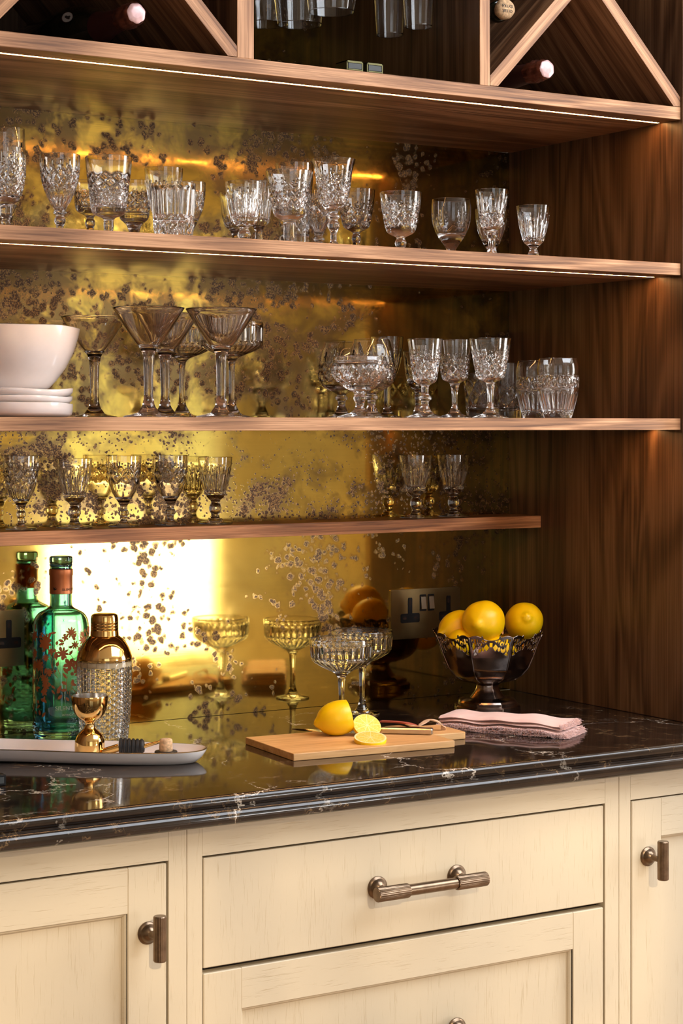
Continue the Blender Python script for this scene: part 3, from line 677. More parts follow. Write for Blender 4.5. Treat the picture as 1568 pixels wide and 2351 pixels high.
def glass_mesh(prof, bowl_in, wall, cuts, seg, foot_z, stem_z, material, split=True, step=0.0013, smooth=2):
    """prof: outer (r,z) from the outer foot edge up to the rim. Closed solid: base disc, outer, rim, inner.
    Returned as separate meshes foot / stem / bowl that share their border, so the glass stays one solid for light."""
    P = chaikin(prof, smooth)
    # resample inside cut zones
    zc0 = min([c[0] for c in cuts], default=9); zc1 = max([c[1] for c in cuts], default=-9)
    out = [P[0]]
    for a, b in zip(P, P[1:]):
        L = sqrt((a[0] - b[0]) ** 2 + (a[1] - b[1]) ** 2)
        inz = b[1] > zc0 and a[1] < zc1
        k = max(1, int(L / (step if inz else .012)))
        for i in range(1, k + 1): out.append((a[0] + (b[0] - a[0]) * i / k, a[1] + (b[1] - a[1]) * i / k))
    P = out
    rim = P[-1]
    inner = []
    top = rim[1]
    for r, z in reversed([p for p in P if p[1] > bowl_in + wall * 1.2]):
        w = wall * (1 + 1.9 * max(0, 1 - (z - bowl_in) / max(.001, (top - bowl_in) * .85)) ** .8)
        if not inner or abs(inner[-1][1] - z) > .0022: inner.append((max(r - w, .0015), z))
    inner = [(rim[0] - wall * .5, top + wall * .32)] + inner
    r0 = inner[-1][0]; z0 = inner[-1][1]
    for k in range(1, 6):
        q = pi / 2 * k / 5; inner.append((r0 * cos(q), bowl_in + (z0 - bowl_in) * (1 - sin(q)))) if k < 5 else inner.append((0, bowl_in))
    zones = cuts
    def disp(t, r, z, k):
        for (a, b, kind, n, dep, rows) in zones:
            if a <= z <= b:
                r -= min(.0022, dep * 1.65) * cut_depth(kind, n, t, (z - a) / (b - a), rows)
        return r
    full = [(0, P[0][1] - 0.0)] + P
    full[0] = (0, 0.0006); 
    full = [(0, 0.0004), (P[0][0] * .97, 0.0)] + P
    res = []
    def cutlist(lo, hi, last=False):
        return [p for p in full if lo - 1e-9 <= p[1] <= hi + 1e-9]
    if not split:
        mb = MB(); mb.lathe(full, seg, disp=disp); mb2 = MB().lathe([full[-1]] + inner, seg)
        mb.add(mb2.v, mb2.f); return [('bowl', mb)]
    # find split indices
    i1 = next(i for i, p in enumerate(full) if i > 1 and p[1] >= foot_z and p[0] < P[0][0] * .6)
    i2 = next(i for i, p in enumerate(full) if i > i1 and p[1] >= stem_z)
    a = MB().lathe(full[:i1 + 1], seg if i1 < 40 else seg, disp=disp)
    b = MB().lathe(full[i1:i2 + 1], seg, disp=disp)
    c = MB().lathe(full[i2:], seg, disp=disp); c2 = MB().lathe([full[-1]] + inner, seg); c.add(c2.v, c2.f)
    return [('foot', a), ('stem', b), ('bowl', c)]

def merge_dup(mb):
    """weld coincident vertices (rim ring shared by outer and inner skins)"""
    seen = {}; mp = []
    vs = []
    for p in mb.v:
        k = (round(p[0], 7), round(p[1], 7), round(p[2], 7))
        if k not in seen: seen[k] = len(vs); vs.append(p)
        mp.append(seen[k])
    mb.v = vs; mb.f = [tuple(mp[i] for i in f) for f in mb.f]; return mb

SHELFZ = {1: Z2T, 2: Z3T, 3: Z4T, 4: 0.9}
def glass(name, label, cat, group, px, Y, lvl, pts, inner_y, wall=.0011, cuts=(), seg=96, foot=None, foot_y=None, stem_y=None,
          material='crystal', rotz=0.0, smooth=2, step=.0013, yb=None):
    """pts: (photo y, half width px) from rim DOWN to the top of the foot (or the base for tumblers);
    foot: foot half width px. Heights are measured at the glass's own distance."""
    X = at_y(px, HY, Y).x; s = 1 / ppm(X, Y); Z = SHELFZ[lvl]
    base = HY - (Z - CZ) / s if yb is None else yb
    prof = [(hw * s, (base - y) * s) for y, hw in reversed(pts)]
    if foot:
        fr = foot * s
        prof = [(fr, .0004), (fr, .0018), (fr * .92, .0028), (fr * .45, .0062 if prof[0][1] > .012 else prof[0][1] * .6)] + prof
    else:
        prof = [(prof[0][0] * .96, 0.0005)] + [(r, max(z, .0012)) for r, z in prof]
    cz = [((base - y1) * s, (base - y0) * s, k, n, d, rw) for (y0, y1, k, n, d, rw) in cuts]
    parts = glass_mesh(prof, (base - inner_y) * s, wall, cz, seg,
                       (base - foot_y) * s if foot_y else .008, (base - stem_y) * s if stem_y else .03, material, split=bool(foot), smooth=smooth, step=step)
    t = thing(name, (X, Y, Z + .0003), label, cat, group, (0, 0, rotz))
    for pn, mb in parts: merge_dup(mb).build(pn, material, t, 24 if cuts else 60)
    return t
def at_px(px, Y, lvl): return (at_y(px, HY, Y).x, Y, SHELFZ[lvl] + .0003)

GA = 'crystal glasses on the top glass shelf'
# --- top row (behind the second shelf's front edge)
glass('goblet', 'tall slender cut glass rising behind the leftmost goblet of the top row', 'glass', GA, 14, -.17, 1,
      [(297, 42), (345, 44), (400, 47), (450, 36), (490, 20), (515, 9), (530, 8), (545, 9), (556, 6), (562, 9)], 500, foot=34, foot_y=560, stem_y=512,
      cuts=[(410, 480, 'diamond', 14, .0010, 3), (330, 410, 'fan', 9, .0009, 1)], seg=108)
glass('goblet', 'squat cut crystal goblet in front at the far left of the top row', 'glass', GA, 14, -.37, 1,
      [(342, 44), (370, 46), (410, 45), (440, 39), (462, 30), (468, 17), (474, 15), (482, 14), (492, 15), (503, 9), (512, 11), (522, 8)], 455, foot=34, foot_y=521, stem_y=467,
      cuts=[(395, 452, 'diamond', 15, .0012, 2.5), (350, 395, 'fan', 10, .0010, 1)], seg=120)
glass('goblet', 'cut goblet with deep pointed bowl on a beaded stem, second from left, top row', 'glass', GA, 137.5, -.36, 1,
      [(357, 46.5), (380, 46), (405, 45), (430, 39), (455, 29), (475, 18), (485, 12), (487, 15), (491, 15), (494, 9.5), (499, 9.5), (503, 13), (511, 13), (517, 9), (528, 8)], 478, foot=34, foot_y=528, stem_y=485,
      cuts=[(390, 440, 'diamond', 14, .0012, 2), (373, 398, 'fan', 14, .0009, 1), (440, 482, 'flute', 16, .0007, 1)], seg=112, rotz=.1)
glass('goblet', 'large bucket shaped cut goblet with clear upper half, left part of the top row', 'glass', GA, 249.5, -.33, 1,
      [(362, 54), (390, 52), (430, 47), (470, 42), (488, 39), (494, 34), (500, 17), (504, 12), (510, 11), (520, 12), (532, 10)], 478, foot=38, foot_y=532, stem_y=500,
      cuts=[(400, 438, 'diamond', 10, .0013, 1.5), (436, 476, 'diamond', 20, .0012, 2)], seg=120, rotz=.3, wall=.0013)
glass('goblet', 'dim cut goblet standing behind and left of the large bucket goblet', 'glass', GA, 207, -.17, 1,
      [(417, 38), (450, 37), (478, 35), (488, 29), (495, 12), (502, 7), (507, 11), (516, 12), (523, 8), (548, 7)], 480, foot=30, foot_y=560, stem_y=497,
      cuts=[(440, 484, 'diamond', 12, .0011, 2)], seg=96)
glass('tumbler', 'cut rummer with crosshatched bowl half hidden behind the straight ribbed tumbler', 'glass', GA, 308, -.20, 1,
      [(417, 38), (445, 38), (478, 37.5), (494, 35), (505, 32), (512, 22), (522, 15), (540, 10), (552, 10)], 492, foot=28, foot_y=562, stem_y=520,
      cuts=[(442, 484, 'diamond', 11, .0013, 2)], seg=96)
glass('goblet', 'tapered cut goblet rising just behind the straight ribbed tumbler', 'glass', GA, 376, -.25, 1,
      [(388, 44.5), (410, 43), (440, 39), (470, 34), (490, 28), (500, 12), (510, 9), (520, 12), (532, 8), (550, 8)], 484, foot=30, foot_y=556, stem_y=502,
      cuts=[(418, 488, 'flute', 14, .0012, 1)], seg=112)
glass('tumbler', 'straight sided tumbler with deep vertical cuts standing at the front of the top row', 'glass', GA, 398.5, -.415, 1,
      [(423, 51), (450, 50.5), (490, 48.5), (530, 46), (547, 44)], 512, wall=.0018, material='crystal',
      cuts=[(430, 505, 'groove', 16, .0016, 1), (505, 545, 'flute', 16, .0018, 1)], seg=128)
glass('goblet', 'dark pointed goblet just behind the right side of the ribbed tumbler', 'glass', GA, 437, -.21, 1,
      [(420, 35), (450, 35), (480, 30), (500, 22), (520, 12), (530, 7), (545, 7)], 505, foot=27, foot_y=556, stem_y=528,
      cuts=[(440, 490, 'diamond', 11, .0010, 2)], seg=88, rotz=.4)
glass('goblet', 'small leaf cut bucket goblet on a ball knop, centre left of the top row', 'glass', GA, 560.5, -.37, 1,
      [(419, 43), (440, 42), (475, 38), (500, 33), (512, 29), (520, 16), (524, 10), (530, 10), (533, 14), (541, 15.5), (548, 12), (554, 9)], 502, foot=32, foot_y=553, stem_y=522,
      cuts=[(436, 510, 'flute', 15, .0014, 1)], seg=120)
glass('goblet', 'shadowy wide goblet behind the left side of the leaf cut goblet', 'glass', GA, 541, -.15, 1,
      [(444, 37), (470, 35), (500, 31), (520, 26), (529, 14), (540, 8), (560, 8)], 516, foot=27, foot_y=572, stem_y=535,
      cuts=[(495, 524, 'diamond', 12, .0010, 1)], seg=84)
glass('goblet', 'dim cut goblet between the leaf cut goblet and the wide footed goblet', 'glass', GA, 594, -.21, 1,
      [(418, 33), (450, 32), (490, 29), (512, 25), (522, 12), (535, 8), (550, 10), (560, 7)], 508, foot=27, foot_y=572, stem_y=528,
      cuts=[(440, 510, 'flute', 12, .0011, 1)], seg=84, rotz=.2)
glass('goblet', 'wide footed cut goblet with a thick plain stem left of the flared goblet', 'glass', GA, 664, -.36, 1,
      [(395, 54.5), (420, 50), (460, 43), (485, 38), (497, 34), (503, 24), (508, 14), (520, 12.5), (535, 13), (545, 14), (556, 11)], 482, foot=38, foot_y=556, stem_y=506,
      cuts=[(440, 484, 'diamond', 14, .0014, 2), (402, 438, 'fan', 12, .0010, 1)], seg=126, wall=.0014)
glass('highball', 'tall plain rimmed tumbler hidden behind the wide footed goblet', 'glass', GA, 676, -.20, 1,
      [(377, 44), (420, 42), (480, 38), (530, 35), (574, 33)], 545, cuts=[(440, 540, 'diamond', 10, .0010, 3)], seg=90)
glass('goblet', 'flared cut goblet on tall knopped stem, tallest in the middle of the top row', 'glass', GA, 766, -.38, 1,
      [(367, 50.5), (375, 47.5), (395, 42.5), (430, 39), (455, 35), (470, 30), (482, 19), (488, 9), (493, 9), (496, 15), (500, 15), (504, 9.5), (508, 10), (514, 14), (522, 14), (532, 8.5), (540, 7), (556, 7)], 476, foot=34, foot_y=560, stem_y=487,
      cuts=[(428, 472, 'diamond', 14, .0012, 2.5), (384, 430, 'fan', 8, .0012, 1)], seg=128)
glass('goblet', 'pointed cut goblet standing behind, between the wide footed and the flared goblet', 'glass', GA, 732, -.22, 1,
      [(441, 33), (465, 35), (490, 31), (515, 22), (535, 12), (545, 8), (548, 13), (552, 13), (556, 7), (566, 7)], 532, foot=28, foot_y=572, stem_y=544,
      cuts=[(460, 500, 'diamond', 10, .0012, 2), (500, 540, 'flute', 12, .0008, 1)], seg=96)
glass('goblet', 'bucket goblet with fan cuts behind and right of the flared goblet', 'glass', GA, 818, -.20, 1,
      [(437, 43), (465, 41), (500, 36), (518, 32), (525, 27), (532, 12), (537, 7), (542, 10), (550, 11), (556, 8), (572, 7)], 518, foot=30, foot_y=585, stem_y=534,
      cuts=[(492, 522, 'diamond', 12, .0012, 1.5), (455, 492, 'fan', 8, .0012, 1)], seg=108)
glass('goblet', 'broad fan cut bucket goblet on a ball knop, right of centre, top row', 'glass', GA, 920, -.34, 1,
      [(443, 48), (470, 46), (500, 40.5), (520, 37), (532, 33), (538, 27), (544, 13), (547, 9), (550, 10), (556, 13.5), (563, 13), (570, 9), (578, 8)], 522, foot=35, foot_y=579, stem_y=545,
      cuts=[(488, 526, 'diamond', 12, .0014, 1.5), (456, 490, 'fan', 8, .0013, 1)], seg=128)
glass('goblet', 'round bowled dull engraved wine glass in the top row, darkest one against the dark brass', 'glass', GA, 1036, -.27, 1,
      [(459, 44), (475, 45.5), (495, 45.5), (515, 43), (535, 36), (550, 27), (560, 19), (568, 14), (578, 8), (588, 7)], 542, foot=32, foot_y=594, stem_y=562, material='dull_glass',
      cuts=[(478, 525, 'fan', 6, .0008, 1)], seg=96)
glass('goblet', 'tapering cut wine glass with faceted stem, second from right in the top row', 'glass', GA, 1129, -.36, 1,
      [(437, 38), (455, 36.5), (490, 31), (515, 26), (524, 22), (530, 12), (536, 9), (541, 12), (545, 11), (550, 7.5), (565, 9), (580, 12)], 520, foot=32, foot_y=585, stem_y=531,
      cuts=[(492, 524, 'diamond', 10, .0013, 1.5), (446, 492, 'flute', 10, .0010, 1), (550, 580, 'groove', 6, .0010, 1)], seg=120)
glass('goblet', 'cut goblet standing directly behind the tall tapering wine glass', 'glass', GA, 1128, -.22, 1,
      [(481, 37), (510, 36), (540, 29), (560, 20), (572, 11), (582, 8), (596, 7)], 552, foot=28, foot_y=600, stem_y=578,
      cuts=[(500, 562, 'flute', 12, .0012, 1)], seg=96)
glass('goblet', 'small cut goblet with leaf shaped cuts, rightmost in the top row', 'glass', GA, 1224.5, -.35, 1,
      [(474, 39), (495, 37), (525, 32), (548, 27), (558, 22), (566, 12), (570, 8.5), (576, 9), (580, 12), (587, 13), (592, 9)], 549, foot=31, foot_y=594, stem_y=567,
      cuts=[(490, 554, 'flute', 12, .0014, 1)], seg=108)

# --- eye level shelf, martini glasses and coupes on the left
GM = 'martini glasses on the eye level shelf'
mpts = [(710, 82), (722, 75), (750, 58), (780, 38), (794, 27), (803, 18), (812, 15), (822, 12.5), (860, 11), (905, 10), (922, 12), (934, 15), (943, 22)]
m0 = glass('martini_glass', 'faintly smoked martini glass in front, right end of the martini group', 'glass', GM, 508, -.375, 2,
           mpts, 795, wall=.0014, foot=57, foot_y=941, stem_y=806, material='smoky', seg=72)
copy_thing(m0, at_px(341, -.345, 2), 'faintly smoked martini glass in front, overlapping another behind it', .5)
copy_thing(m0, at_px(379, -.215, 2), 'martini glass standing just behind the middle martini glass', 1.0)
copy_thing(m0, at_px(217, -.09, 2), 'darker martini glass at the back beside the white bowl', 1.5)
GC = 'ribbed coupe glasses on the eye level shelf'
c0 = glass('coupe_glass', 'ribbed coupe glass behind the rightmost martini glass', 'glass', GC, 532, -.17, 2,
           [(741, 72), (745, 73), (790, 73), (797, 70), (808, 50), (818, 22), (824, 12), (832, 7.5), (870, 6.5), (915, 7), (930, 9.5), (940, 15)], 812, foot=46, foot_y=940, stem_y=824,
           cuts=[(748, 790, 'groove', 30, .0012, 1), (791, 812, 'groove', 30, .0009, 1)], seg=180, smooth=1)
copy_thing(c0, at_px(418, -.065, 2), 'ribbed coupe glass at the back between two martini glasses', .06)

GS = 'crystal glasses right of centre on the eye level shelf'
sn = glass('brandy_glass', 'brandy balloon with cut lower bowl behind the footed crystal bowl', 'glass', GS, 853, -.24, 2,
           [(780, 41), (800, 47), (830, 54), (858, 57), (875, 53), (888, 42), (896, 26), (902, 12), (907, 10), (911, 15), (915, 15), (919, 9), (930, 8.5), (940, 13)], 884, foot=40, foot_y=944, stem_y=900,
           cuts=[(830, 875, 'diamond', 12, .0013, 1.5), (805, 832, 'fan', 9, .0009, 1)], seg=120)
copy_thing(sn, at_px(784, -.135, 2), 'brandy balloon on the left of the footed crystal bowl', .2)
glass('footed_bowl', 'low footed crystal bowl with a diamond cut band, in front of the brandy balloons', 'glass', GS, 826, -.385, 2,
      [(820, 60), (831, 63), (833, 61), (835, 64), (838, 62), (850, 66), (862, 64), (880, 51), (894, 30), (900, 15), (904, 13), (907, 12), (910, 14), (917, 14.5), (924, 11), (932, 9), (942, 14)], 888, foot=52, foot_y=945, stem_y=901,
      wall=.0018, cuts=[(837, 880, 'diamond', 18, .0016, 1.3)], seg=144)
glass('wine_glass', 'tall plain stemmed wine glass at the back above the crystal bowl', 'glass', GS, 889, -.095, 2,
      [(774, 37), (795, 36), (830, 32), (860, 24), (875, 13), (884, 7), (900, 7), (935, 7), (946, 12)], 868, foot=36, foot_y=948, stem_y=884, material='glass',
      cuts=[(800, 862, 'flute', 14, .0007, 1)], seg=84)
glass('goblet', 'shadowed goblet half hidden behind the left bucket wine glass', 'glass', GS, 961, -.16, 2,
      [(808, 36), (840, 33), (870, 28), (885, 25), (895, 12), (903, 8), (915, 10), (930, 7), (946, 12)], 876, foot=33, foot_y=948, stem_y=897,
      cuts=[(820, 880, 'fan', 9, .0009, 1)], seg=84)
glass('wine_glass', 'bucket wine glass on a ringed stem, left of the three in front', 'glass', GS, 976, -.36, 2,
      [(779, 40), (800, 38), (840, 33), (870, 28), (878, 24), (884, 10), (892, 8), (903, 8), (909, 10), (912, 16), (917, 15), (921, 8), (935, 9), (944, 15)], 872, foot=42, foot_y=946, stem_y=883,
      cuts=[(825, 872, 'diamond', 11, .0014, 2), (793, 828, 'fan', 8, .0011, 1)], seg=120)
glass('wine_glass', 'bucket wine glass with slim faceted stem between two taller ones on the eye level shelf', 'glass', GS, 1044, -.28, 2,
      [(781, 39), (800, 38), (840, 34), (868, 31), (873, 26), (880, 12), (885, 10), (890, 10), (905, 7), (930, 6.5), (940, 9), (946, 14)], 867, foot=39, foot_y=948, stem_y=881,
      cuts=[(838, 870, 'diamond', 11, .0013, 1.5), (800, 840, 'fan', 8, .0012, 1), (888, 935, 'groove', 6, .0008, 1)], seg=120)
glass('wine_glass', 'large fan cut wine glass with tapering stem, right of the three in front', 'glass', GS, 1126, -.37, 2,
      [(778, 48), (800, 45), (840, 38), (866, 33), (871, 27), (877, 13), (881, 9.5), (890, 10), (905, 7.5), (925, 6.5), (938, 9), (945, 15)], 864, foot=41, foot_y=947, stem_y=878,
      cuts=[(836, 868, 'diamond', 12, .0014, 1.5), (794, 838, 'fan', 8, .0014, 1), (885, 930, 'groove', 6, .0008, 1)], seg=128)
glass('tumbler', 'dark cut whisky tumbler behind the large fan cut wine glass', 'glass', GS, 1108, -.14, 2,
      [(858, 45), (900, 42), (930, 39), (960, 37)], 940, wall=.0018,
      cuts=[(868, 935, 'diamond', 8, .0015, 1.5)], seg=96, material='dull_glass')
glass('highball', 'tall dim highball glass behind the pair of barrel tumblers', 'glass', GS, 1164, -.13, 2,
      [(835, 34), (870, 34), (920, 33), (961, 33)], 945, wall=.0016, cuts=[(880, 935, 'diamond', 7, .0012, 1.5)], seg=84, material='dull_glass')
bpts = [(824, 43.5), (835, 47), (852, 49), (860, 48.5), (862, 47.5), (864, 48.5), (880, 49), (891, 48), (893, 46.5), (896, 48), (915, 44), (940, 37), (960, 33)]
b0 = glass('tumbler', 'barrel tumbler with diamond band and fluted base, front right of the eye level shelf', 'glass', 'barrel tumblers', 1281, -.37, 2,
           bpts, 946, wall=.0015, cuts=[(862, 891, 'diamond', 22, .0013, 1), (897, 952, 'groove', 22, .0010, 1)], seg=176)
copy_thing(b0, at_px(1231, -.255, 2), 'barrel tumbler with diamond band, half hidden behind the front one', .1)

# --- narrow shelf: sherry glasses of three patterns
GN = 'sherry glasses on the narrow walnut shelf'
YN = -.047
A = glass('sherry_glass', 'pointed bowl sherry glass with hatched diamonds, far left of the narrow shelf', 'glass', GN, 48.5, YN, 3,
          [(1046, 42), (1065, 41), (1090, 38.5), (1115, 34), (1135, 27), (1150, 18), (1159, 10.5), (1161, 12), (1164, 9), (1172, 8), (1176, 10.5), (1184, 10.5), (1188, 8), (1200, 8), (1206, 11)], 1148, foot=36, foot_y=1206, stem_y=1159,
          cuts=[(1074, 1112, 'diamond', 12, .0012, 1.5), (1062, 1080, 'fan', 12, .0008, 1), (1112, 1145, 'flute', 12, .0007, 1)], seg=120, yb=1215)
B = glass('sherry_glass', 'leaf cut sherry glass on a ball stem, second from the left on the narrow shelf', 'glass', GN, 171, YN, 3,
          [(1053, 41), (1075, 39.5), (1105, 35), (1130, 29), (1142, 25), (1150, 19), (1157, 11), (1161, 9.5), (1165, 12), (1173, 15), (1181, 14.5), (1189, 9.5), (1195, 10), (1202, 13)], 1137, foot=42, foot_y=1202, stem_y=1158,
          cuts=[(1074, 1140, 'flute', 13, .0015, 1)], seg=117, yb=1212)
C = glass('sherry_glass', 'pointed bowl sherry glass with a ringed stem, middle of the left five', 'glass', GN, 284, YN, 3,
          [(1048, 41), (1075, 40), (1100, 37), (1125, 31), (1143, 21), (1155, 12), (1158, 12), (1161, 8), (1172, 8), (1177, 13), (1182, 13), (1186, 8), (1199, 7)], 1145, foot=36, foot_y=1203, stem_y=1157,
          cuts=[(1075, 1112, 'diamond', 8, .0013, 1), (1064, 1090, 'fan', 8, .0011, 1)], seg=112, yb=1210, rotz=.2)
copy_thing(C, at_px(391.5, YN + .003, 3), 'deep round bowled sherry glass, fourth from the left on the narrow shelf', .55)
copy_thing(B, at_px(494, YN + .003, 3), 'leaf cut sherry glass on a ball stem, right end of the left five', .12)
copy_thing(B, at_px(954.5, YN, 3), 'leaf cut sherry glass, left of the two at the right of the narrow shelf', .2)
copy_thing(B, at_px(1041, YN + .005, 3), 'leaf cut sherry glass at the far right of the narrow shelf', .35)

# --- the two coupes on the worktop
ct = glass('coupe_glass', 'ribbed crystal coupe on the worktop in front, beside the cut lemon', 'glass', 'ribbed coupes on the worktop', 784, -.205, 4,
           [(1468, 72), (1472, 73.5), (1513, 71), (1521, 66), (1534, 44), (1545, 20), (1552, 12), (1560, 8.5), (1590, 6.5), (1630, 6.5), (1645, 9), (1656, 15)], 1540, foot=42, foot_y=1658, stem_y=1552,
           cuts=[(1480, 1513, 'groove', 28, .0014, 1), (1514, 1543, 'groove', 28, .0010, 1)], seg=196, smooth=1, yb=1668, material='crystal')
ct.location.z = .9003
copy_thing(ct, (at_z(838, 1641, .9).x, -.117, .9003), 'ribbed crystal coupe at the back, overlapped by the front one', .1)

# --- stemware hanging upside down in the upper cabinet
RAILZ = 2.222
def hanging(name, px, Y, rim_y, pts, label, foot, inner_frac, group):
    """pts: (height above rim in m, radius) from the rim up to the foot end of the stem"""
    X = at_y(px, HY, Y).x; s = 1 / ppm(X, Y); zr = CZ + (HY - rim_y) * s; H = RAILZ - zr
    prof = [(r, (1 - k) * H) for k, r in reversed(pts)]
    prof = [(foot, .0004), (foot, .0018), (foot * .9, .0028), (foot * .4, .006)] + prof
    parts = glass_mesh(prof, H * inner_frac, .0008, [], 72, .012, H * (inner_frac - .06), 'glass')
    t = thing(name, (X, Y, RAILZ), label, 'glass', group, (pi, 0, 0))
    for pn, mb in parts: merge_dup(mb).build(pn, 'glass', t, 60)
    return t
GH = 'stemware hanging upside down'
wp = [(0, .0345), (.1, .0375), (.22, .0410), (.34, .0400), (.46, .028), (.52, .012), (.56, .0045), (.75, .0038), (.93, .005)]
fp = [(0, .0210), (.15, .0235), (.35, .0260), (.5, .0235), (.62, .012), (.68, .0045), (.8, .0038), (.94, .005)]
hanging('wine_glass', 612, -.13, 56, wp, 'hanging wine glass partly hidden by the left divider', .034, .5, GH)
hanging('wine_glass', 688, -.23, 57, wp, 'hanging wine glass, second from the left', .034, .5, GH)
hanging('wine_glass', 761, -.325, 28, wp, 'hanging wine glass nearest the front, whose rim ends highest', .034, .5, GH)
hanging('champagne_flute', 895, -.30, 81, fp, 'hanging champagne flute whose rim reaches lowest', .030, .37, GH)
hanging('champagne_flute', 961, -.378, 62, fp, 'hanging champagne flute, rightmost beside the right divider', .030, .37, GH)
t = thing('stemware_rail', (-0.592, -.43, RAILZ), 'walnut rail under the top board that holds the hanging stemware', 'rail')
for k in range(6):
    x = -0.178 + k * .0712
    MB().box((x - .012, 0, .003), (x + .012, .41, .009)).build('runner', 'walnut_x', t)
    MB().box((x - .004, 0, .009), (x + .004, .41, TOP - RAILZ)).build('batten', 'walnut_x', t)

# ------------------------------------------------------------------ bottles in the wine racks
def foil_bottle(px, py, Y, label, foil_len=.045):
    p = at_y(px, py, Y)
    t = thing('champagne_bottle', p, label, 'bottle', 'foil topped bottles lying in the wine racks', (pi / 2, 0, pi))   # local +z -> -y? set below
    t.rotation_euler = (-pi / 2, 0, 0)          # local z runs away from the viewer, into the rack
    rnd = random.Random(int(px))
    ph = [rnd.uniform(0, 6.28) for _ in range(6)]
    def crinkle(tt, r, z, k): return r * (1 + .045 * sin(5 * tt + ph[0] + z * 300) + .03 * sin(11 * tt + ph[1] - z * 500) + .02 * sin(19 * tt + ph[2]))
    MB().lathe([(0, 0.0), (.006, 0.0002), (.0125, .0004), (.0138, .0016)], 48, disp=lambda tt, r, z, k: r * (1 + .03 * sin(7 * tt + ph[3]))).build('foil_end', 'foil_end', t, 50)
    MB().lathe([(.0138, .0012), (.0152, .004), (.0160, .010), (.0150, .016), (.0165, .022), (.0178, .028), (.0165, .034), (.0158, foil_len)], 64, disp=crinkle).build('foil', 'foil', t, 50)
    MB().lathe([(.0152, foil_len - .002), (.0165, .07), (.0190, .095), (.0225, .112)], 48).build('neck_wrap', 'neck_label', t, True)
    MB().lathe([(.0215, .110), (.027, .125), (.036, .150), (.0430, .185), (.0435, .20), (.0435, .405), (.041, .412), (0, .402)], 48).build('body', 'dark_bottle', t, 40)
    return t
b1 = foil_bottle(314, 30, -.445, 'dark bottle with a pink foil top lying in the left wine rack')
# round neck medallion with a dark emblem
_n = Vector((-.72, -.34, -.60)).normalized(); MM = Matrix.Translation((-.0345, -.0160, .1500)) @ _n.to_track_quat('Z', 'Y').to_matrix().to_4x4()
MB().lathe([(0, .0022), (.0078, .0022), (.0080, .0014)], 32, xf=MM).build('medallion', simple('grey_medallion', (.30, .28, .26), .5), b1, 30)
MB().lathe([(.0088, .0019), (.0084, .0023), (.0080, .0019)], 32, xf=MM).build('medallion_ring', 'neck_label', b1)
mb = MB()
for x_, y_, r_ in ((0, .0018, .0022), (-.0006, -.0012, .0026), (.0012, -.0030, .0018), (-.0016, -.0038, .0014)): mb.lathe([(0, .0025), (r_, .0025), (r_, .0022)], 9, xf=MM @ Matrix.Translation((x_, y_, 0)))
mb.build('emblem', 'ink', b1)
foil_bottle(1257, 158, -.44, 'dark bottle with a pink foil top lying low in the right wine rack')
p = at_y(1163, 20, -.43)
t = thing('corked_bottle', p, 'green black bottle stopped with a mushroom cork, upper left of the right wine rack', 'bottle', None, (-pi / 2, 0, radians(-4)))
def ck(tt, r, z, k): return r * (1 + .02 * sin(3 * tt + 1) + .015 * sin(8 * tt))
c_ = MB().lathe([(0, -.004), (.009, -.0035), (.0142, -.001), (.0160, .004), (.0155, .010), (.0125, .015), (.0100, .020), (.0098, .03)], 40, disp=ck).build('cork', 'cork', t, 60)
for body, dx, dz in (('OLLER', -.0085, .0030), ('EXTRA', -.0085, -.0045)):
    vs, fs = text_mesh(body, .0062)
    R = Matrix.Translation((0, 0, -.0038)) @ Matrix.Rotation(pi, 4, 'X') @ Matrix.Rotation(pi, 4, 'Z')
    MB().add([R @ Vector((x + dx, y + dz - .001, z)) for x, y, z in vs], fs).build('cork_lettering', 'ink', c_)
MB().lathe([(.0098, .018), (.0150, .0185), (.0168, .021), (.0168, .028), (.0152, .032), (.0150, .06), (.0165, .10), (.024, .13), (.034, .16), (.0400, .20), (.0400, .40), (0, .40)], 48).build('body', 'dark_bottle', t, 40)

# ------------------------------------------------------------------ white bowl and plates on the eye level shelf
def organic(prof, seg, amp, ph, zwob=0.0):
    """lathe with slightly uneven, hand made rim"""
    mb = MB().lathe(prof, seg, disp=lambda t, r, z, k: r * (1 + amp * sin(2 * t + ph) + amp * .6 * sin(5 * t + 2 * ph)))
    if zwob:
        mx = max(p[0] for p in prof)
        mb.v = [(x, y, z + zwob * (sin(3 * atan2(y, x) + ph) + .6 * sin(5 * atan2(y, x) + 1.7 * ph)) * (min(1, sqrt(x * x + y * y) / mx) ** 4)) for x, y, z in mb.v]
    return mb
YP = -.250; XP = at_y(24, HY, YP).x; sp = 1 / ppm(XP, YP)
zp = Z3T
GP = 'stacked white side plates'
for i, (hw, hh, ph) in enumerate(((143, 26, .3), (141, 14, 1.4), (142, 14, 2.6))):
    r = hw * sp; hh *= sp
    H = hh + .004
    prof = [(0, .0022), (r * .80, .0022), (r * .86, .0), (r * .90, .0012), (r * .955, .0030), (r * .985, .0060), (r * .996, H * .6), (r, H - .0014), (r, H), (r * .985, H + .0004), (r * .93, H * .60), (r * .86, .0062), (0, .0055)]
    prof = [(0, .0)] + prof[2:]
    o = thing('side_plate', (XP, YP, zp + .0002), ('white glazed plate with wavy rim, lowest of the three under the white bowl', 'white glazed plate, middle of the three under the white bowl', 'white glazed plate directly beneath the white bowl')[i], 'plate', GP)
    organic(prof, 72, .004, ph, .0010).build('plate', 'ceramic', o, 50)
    zp += hh + .0012
    if i == 0: zp -= .006 * 0
t = thing('serving_bowl', (XP, YP, zp + .0035), 'deep white glazed bowl with a fine gilt rim on top of the plates', 'bowl')
H = (898 - 757) * sp; R = 159 * sp
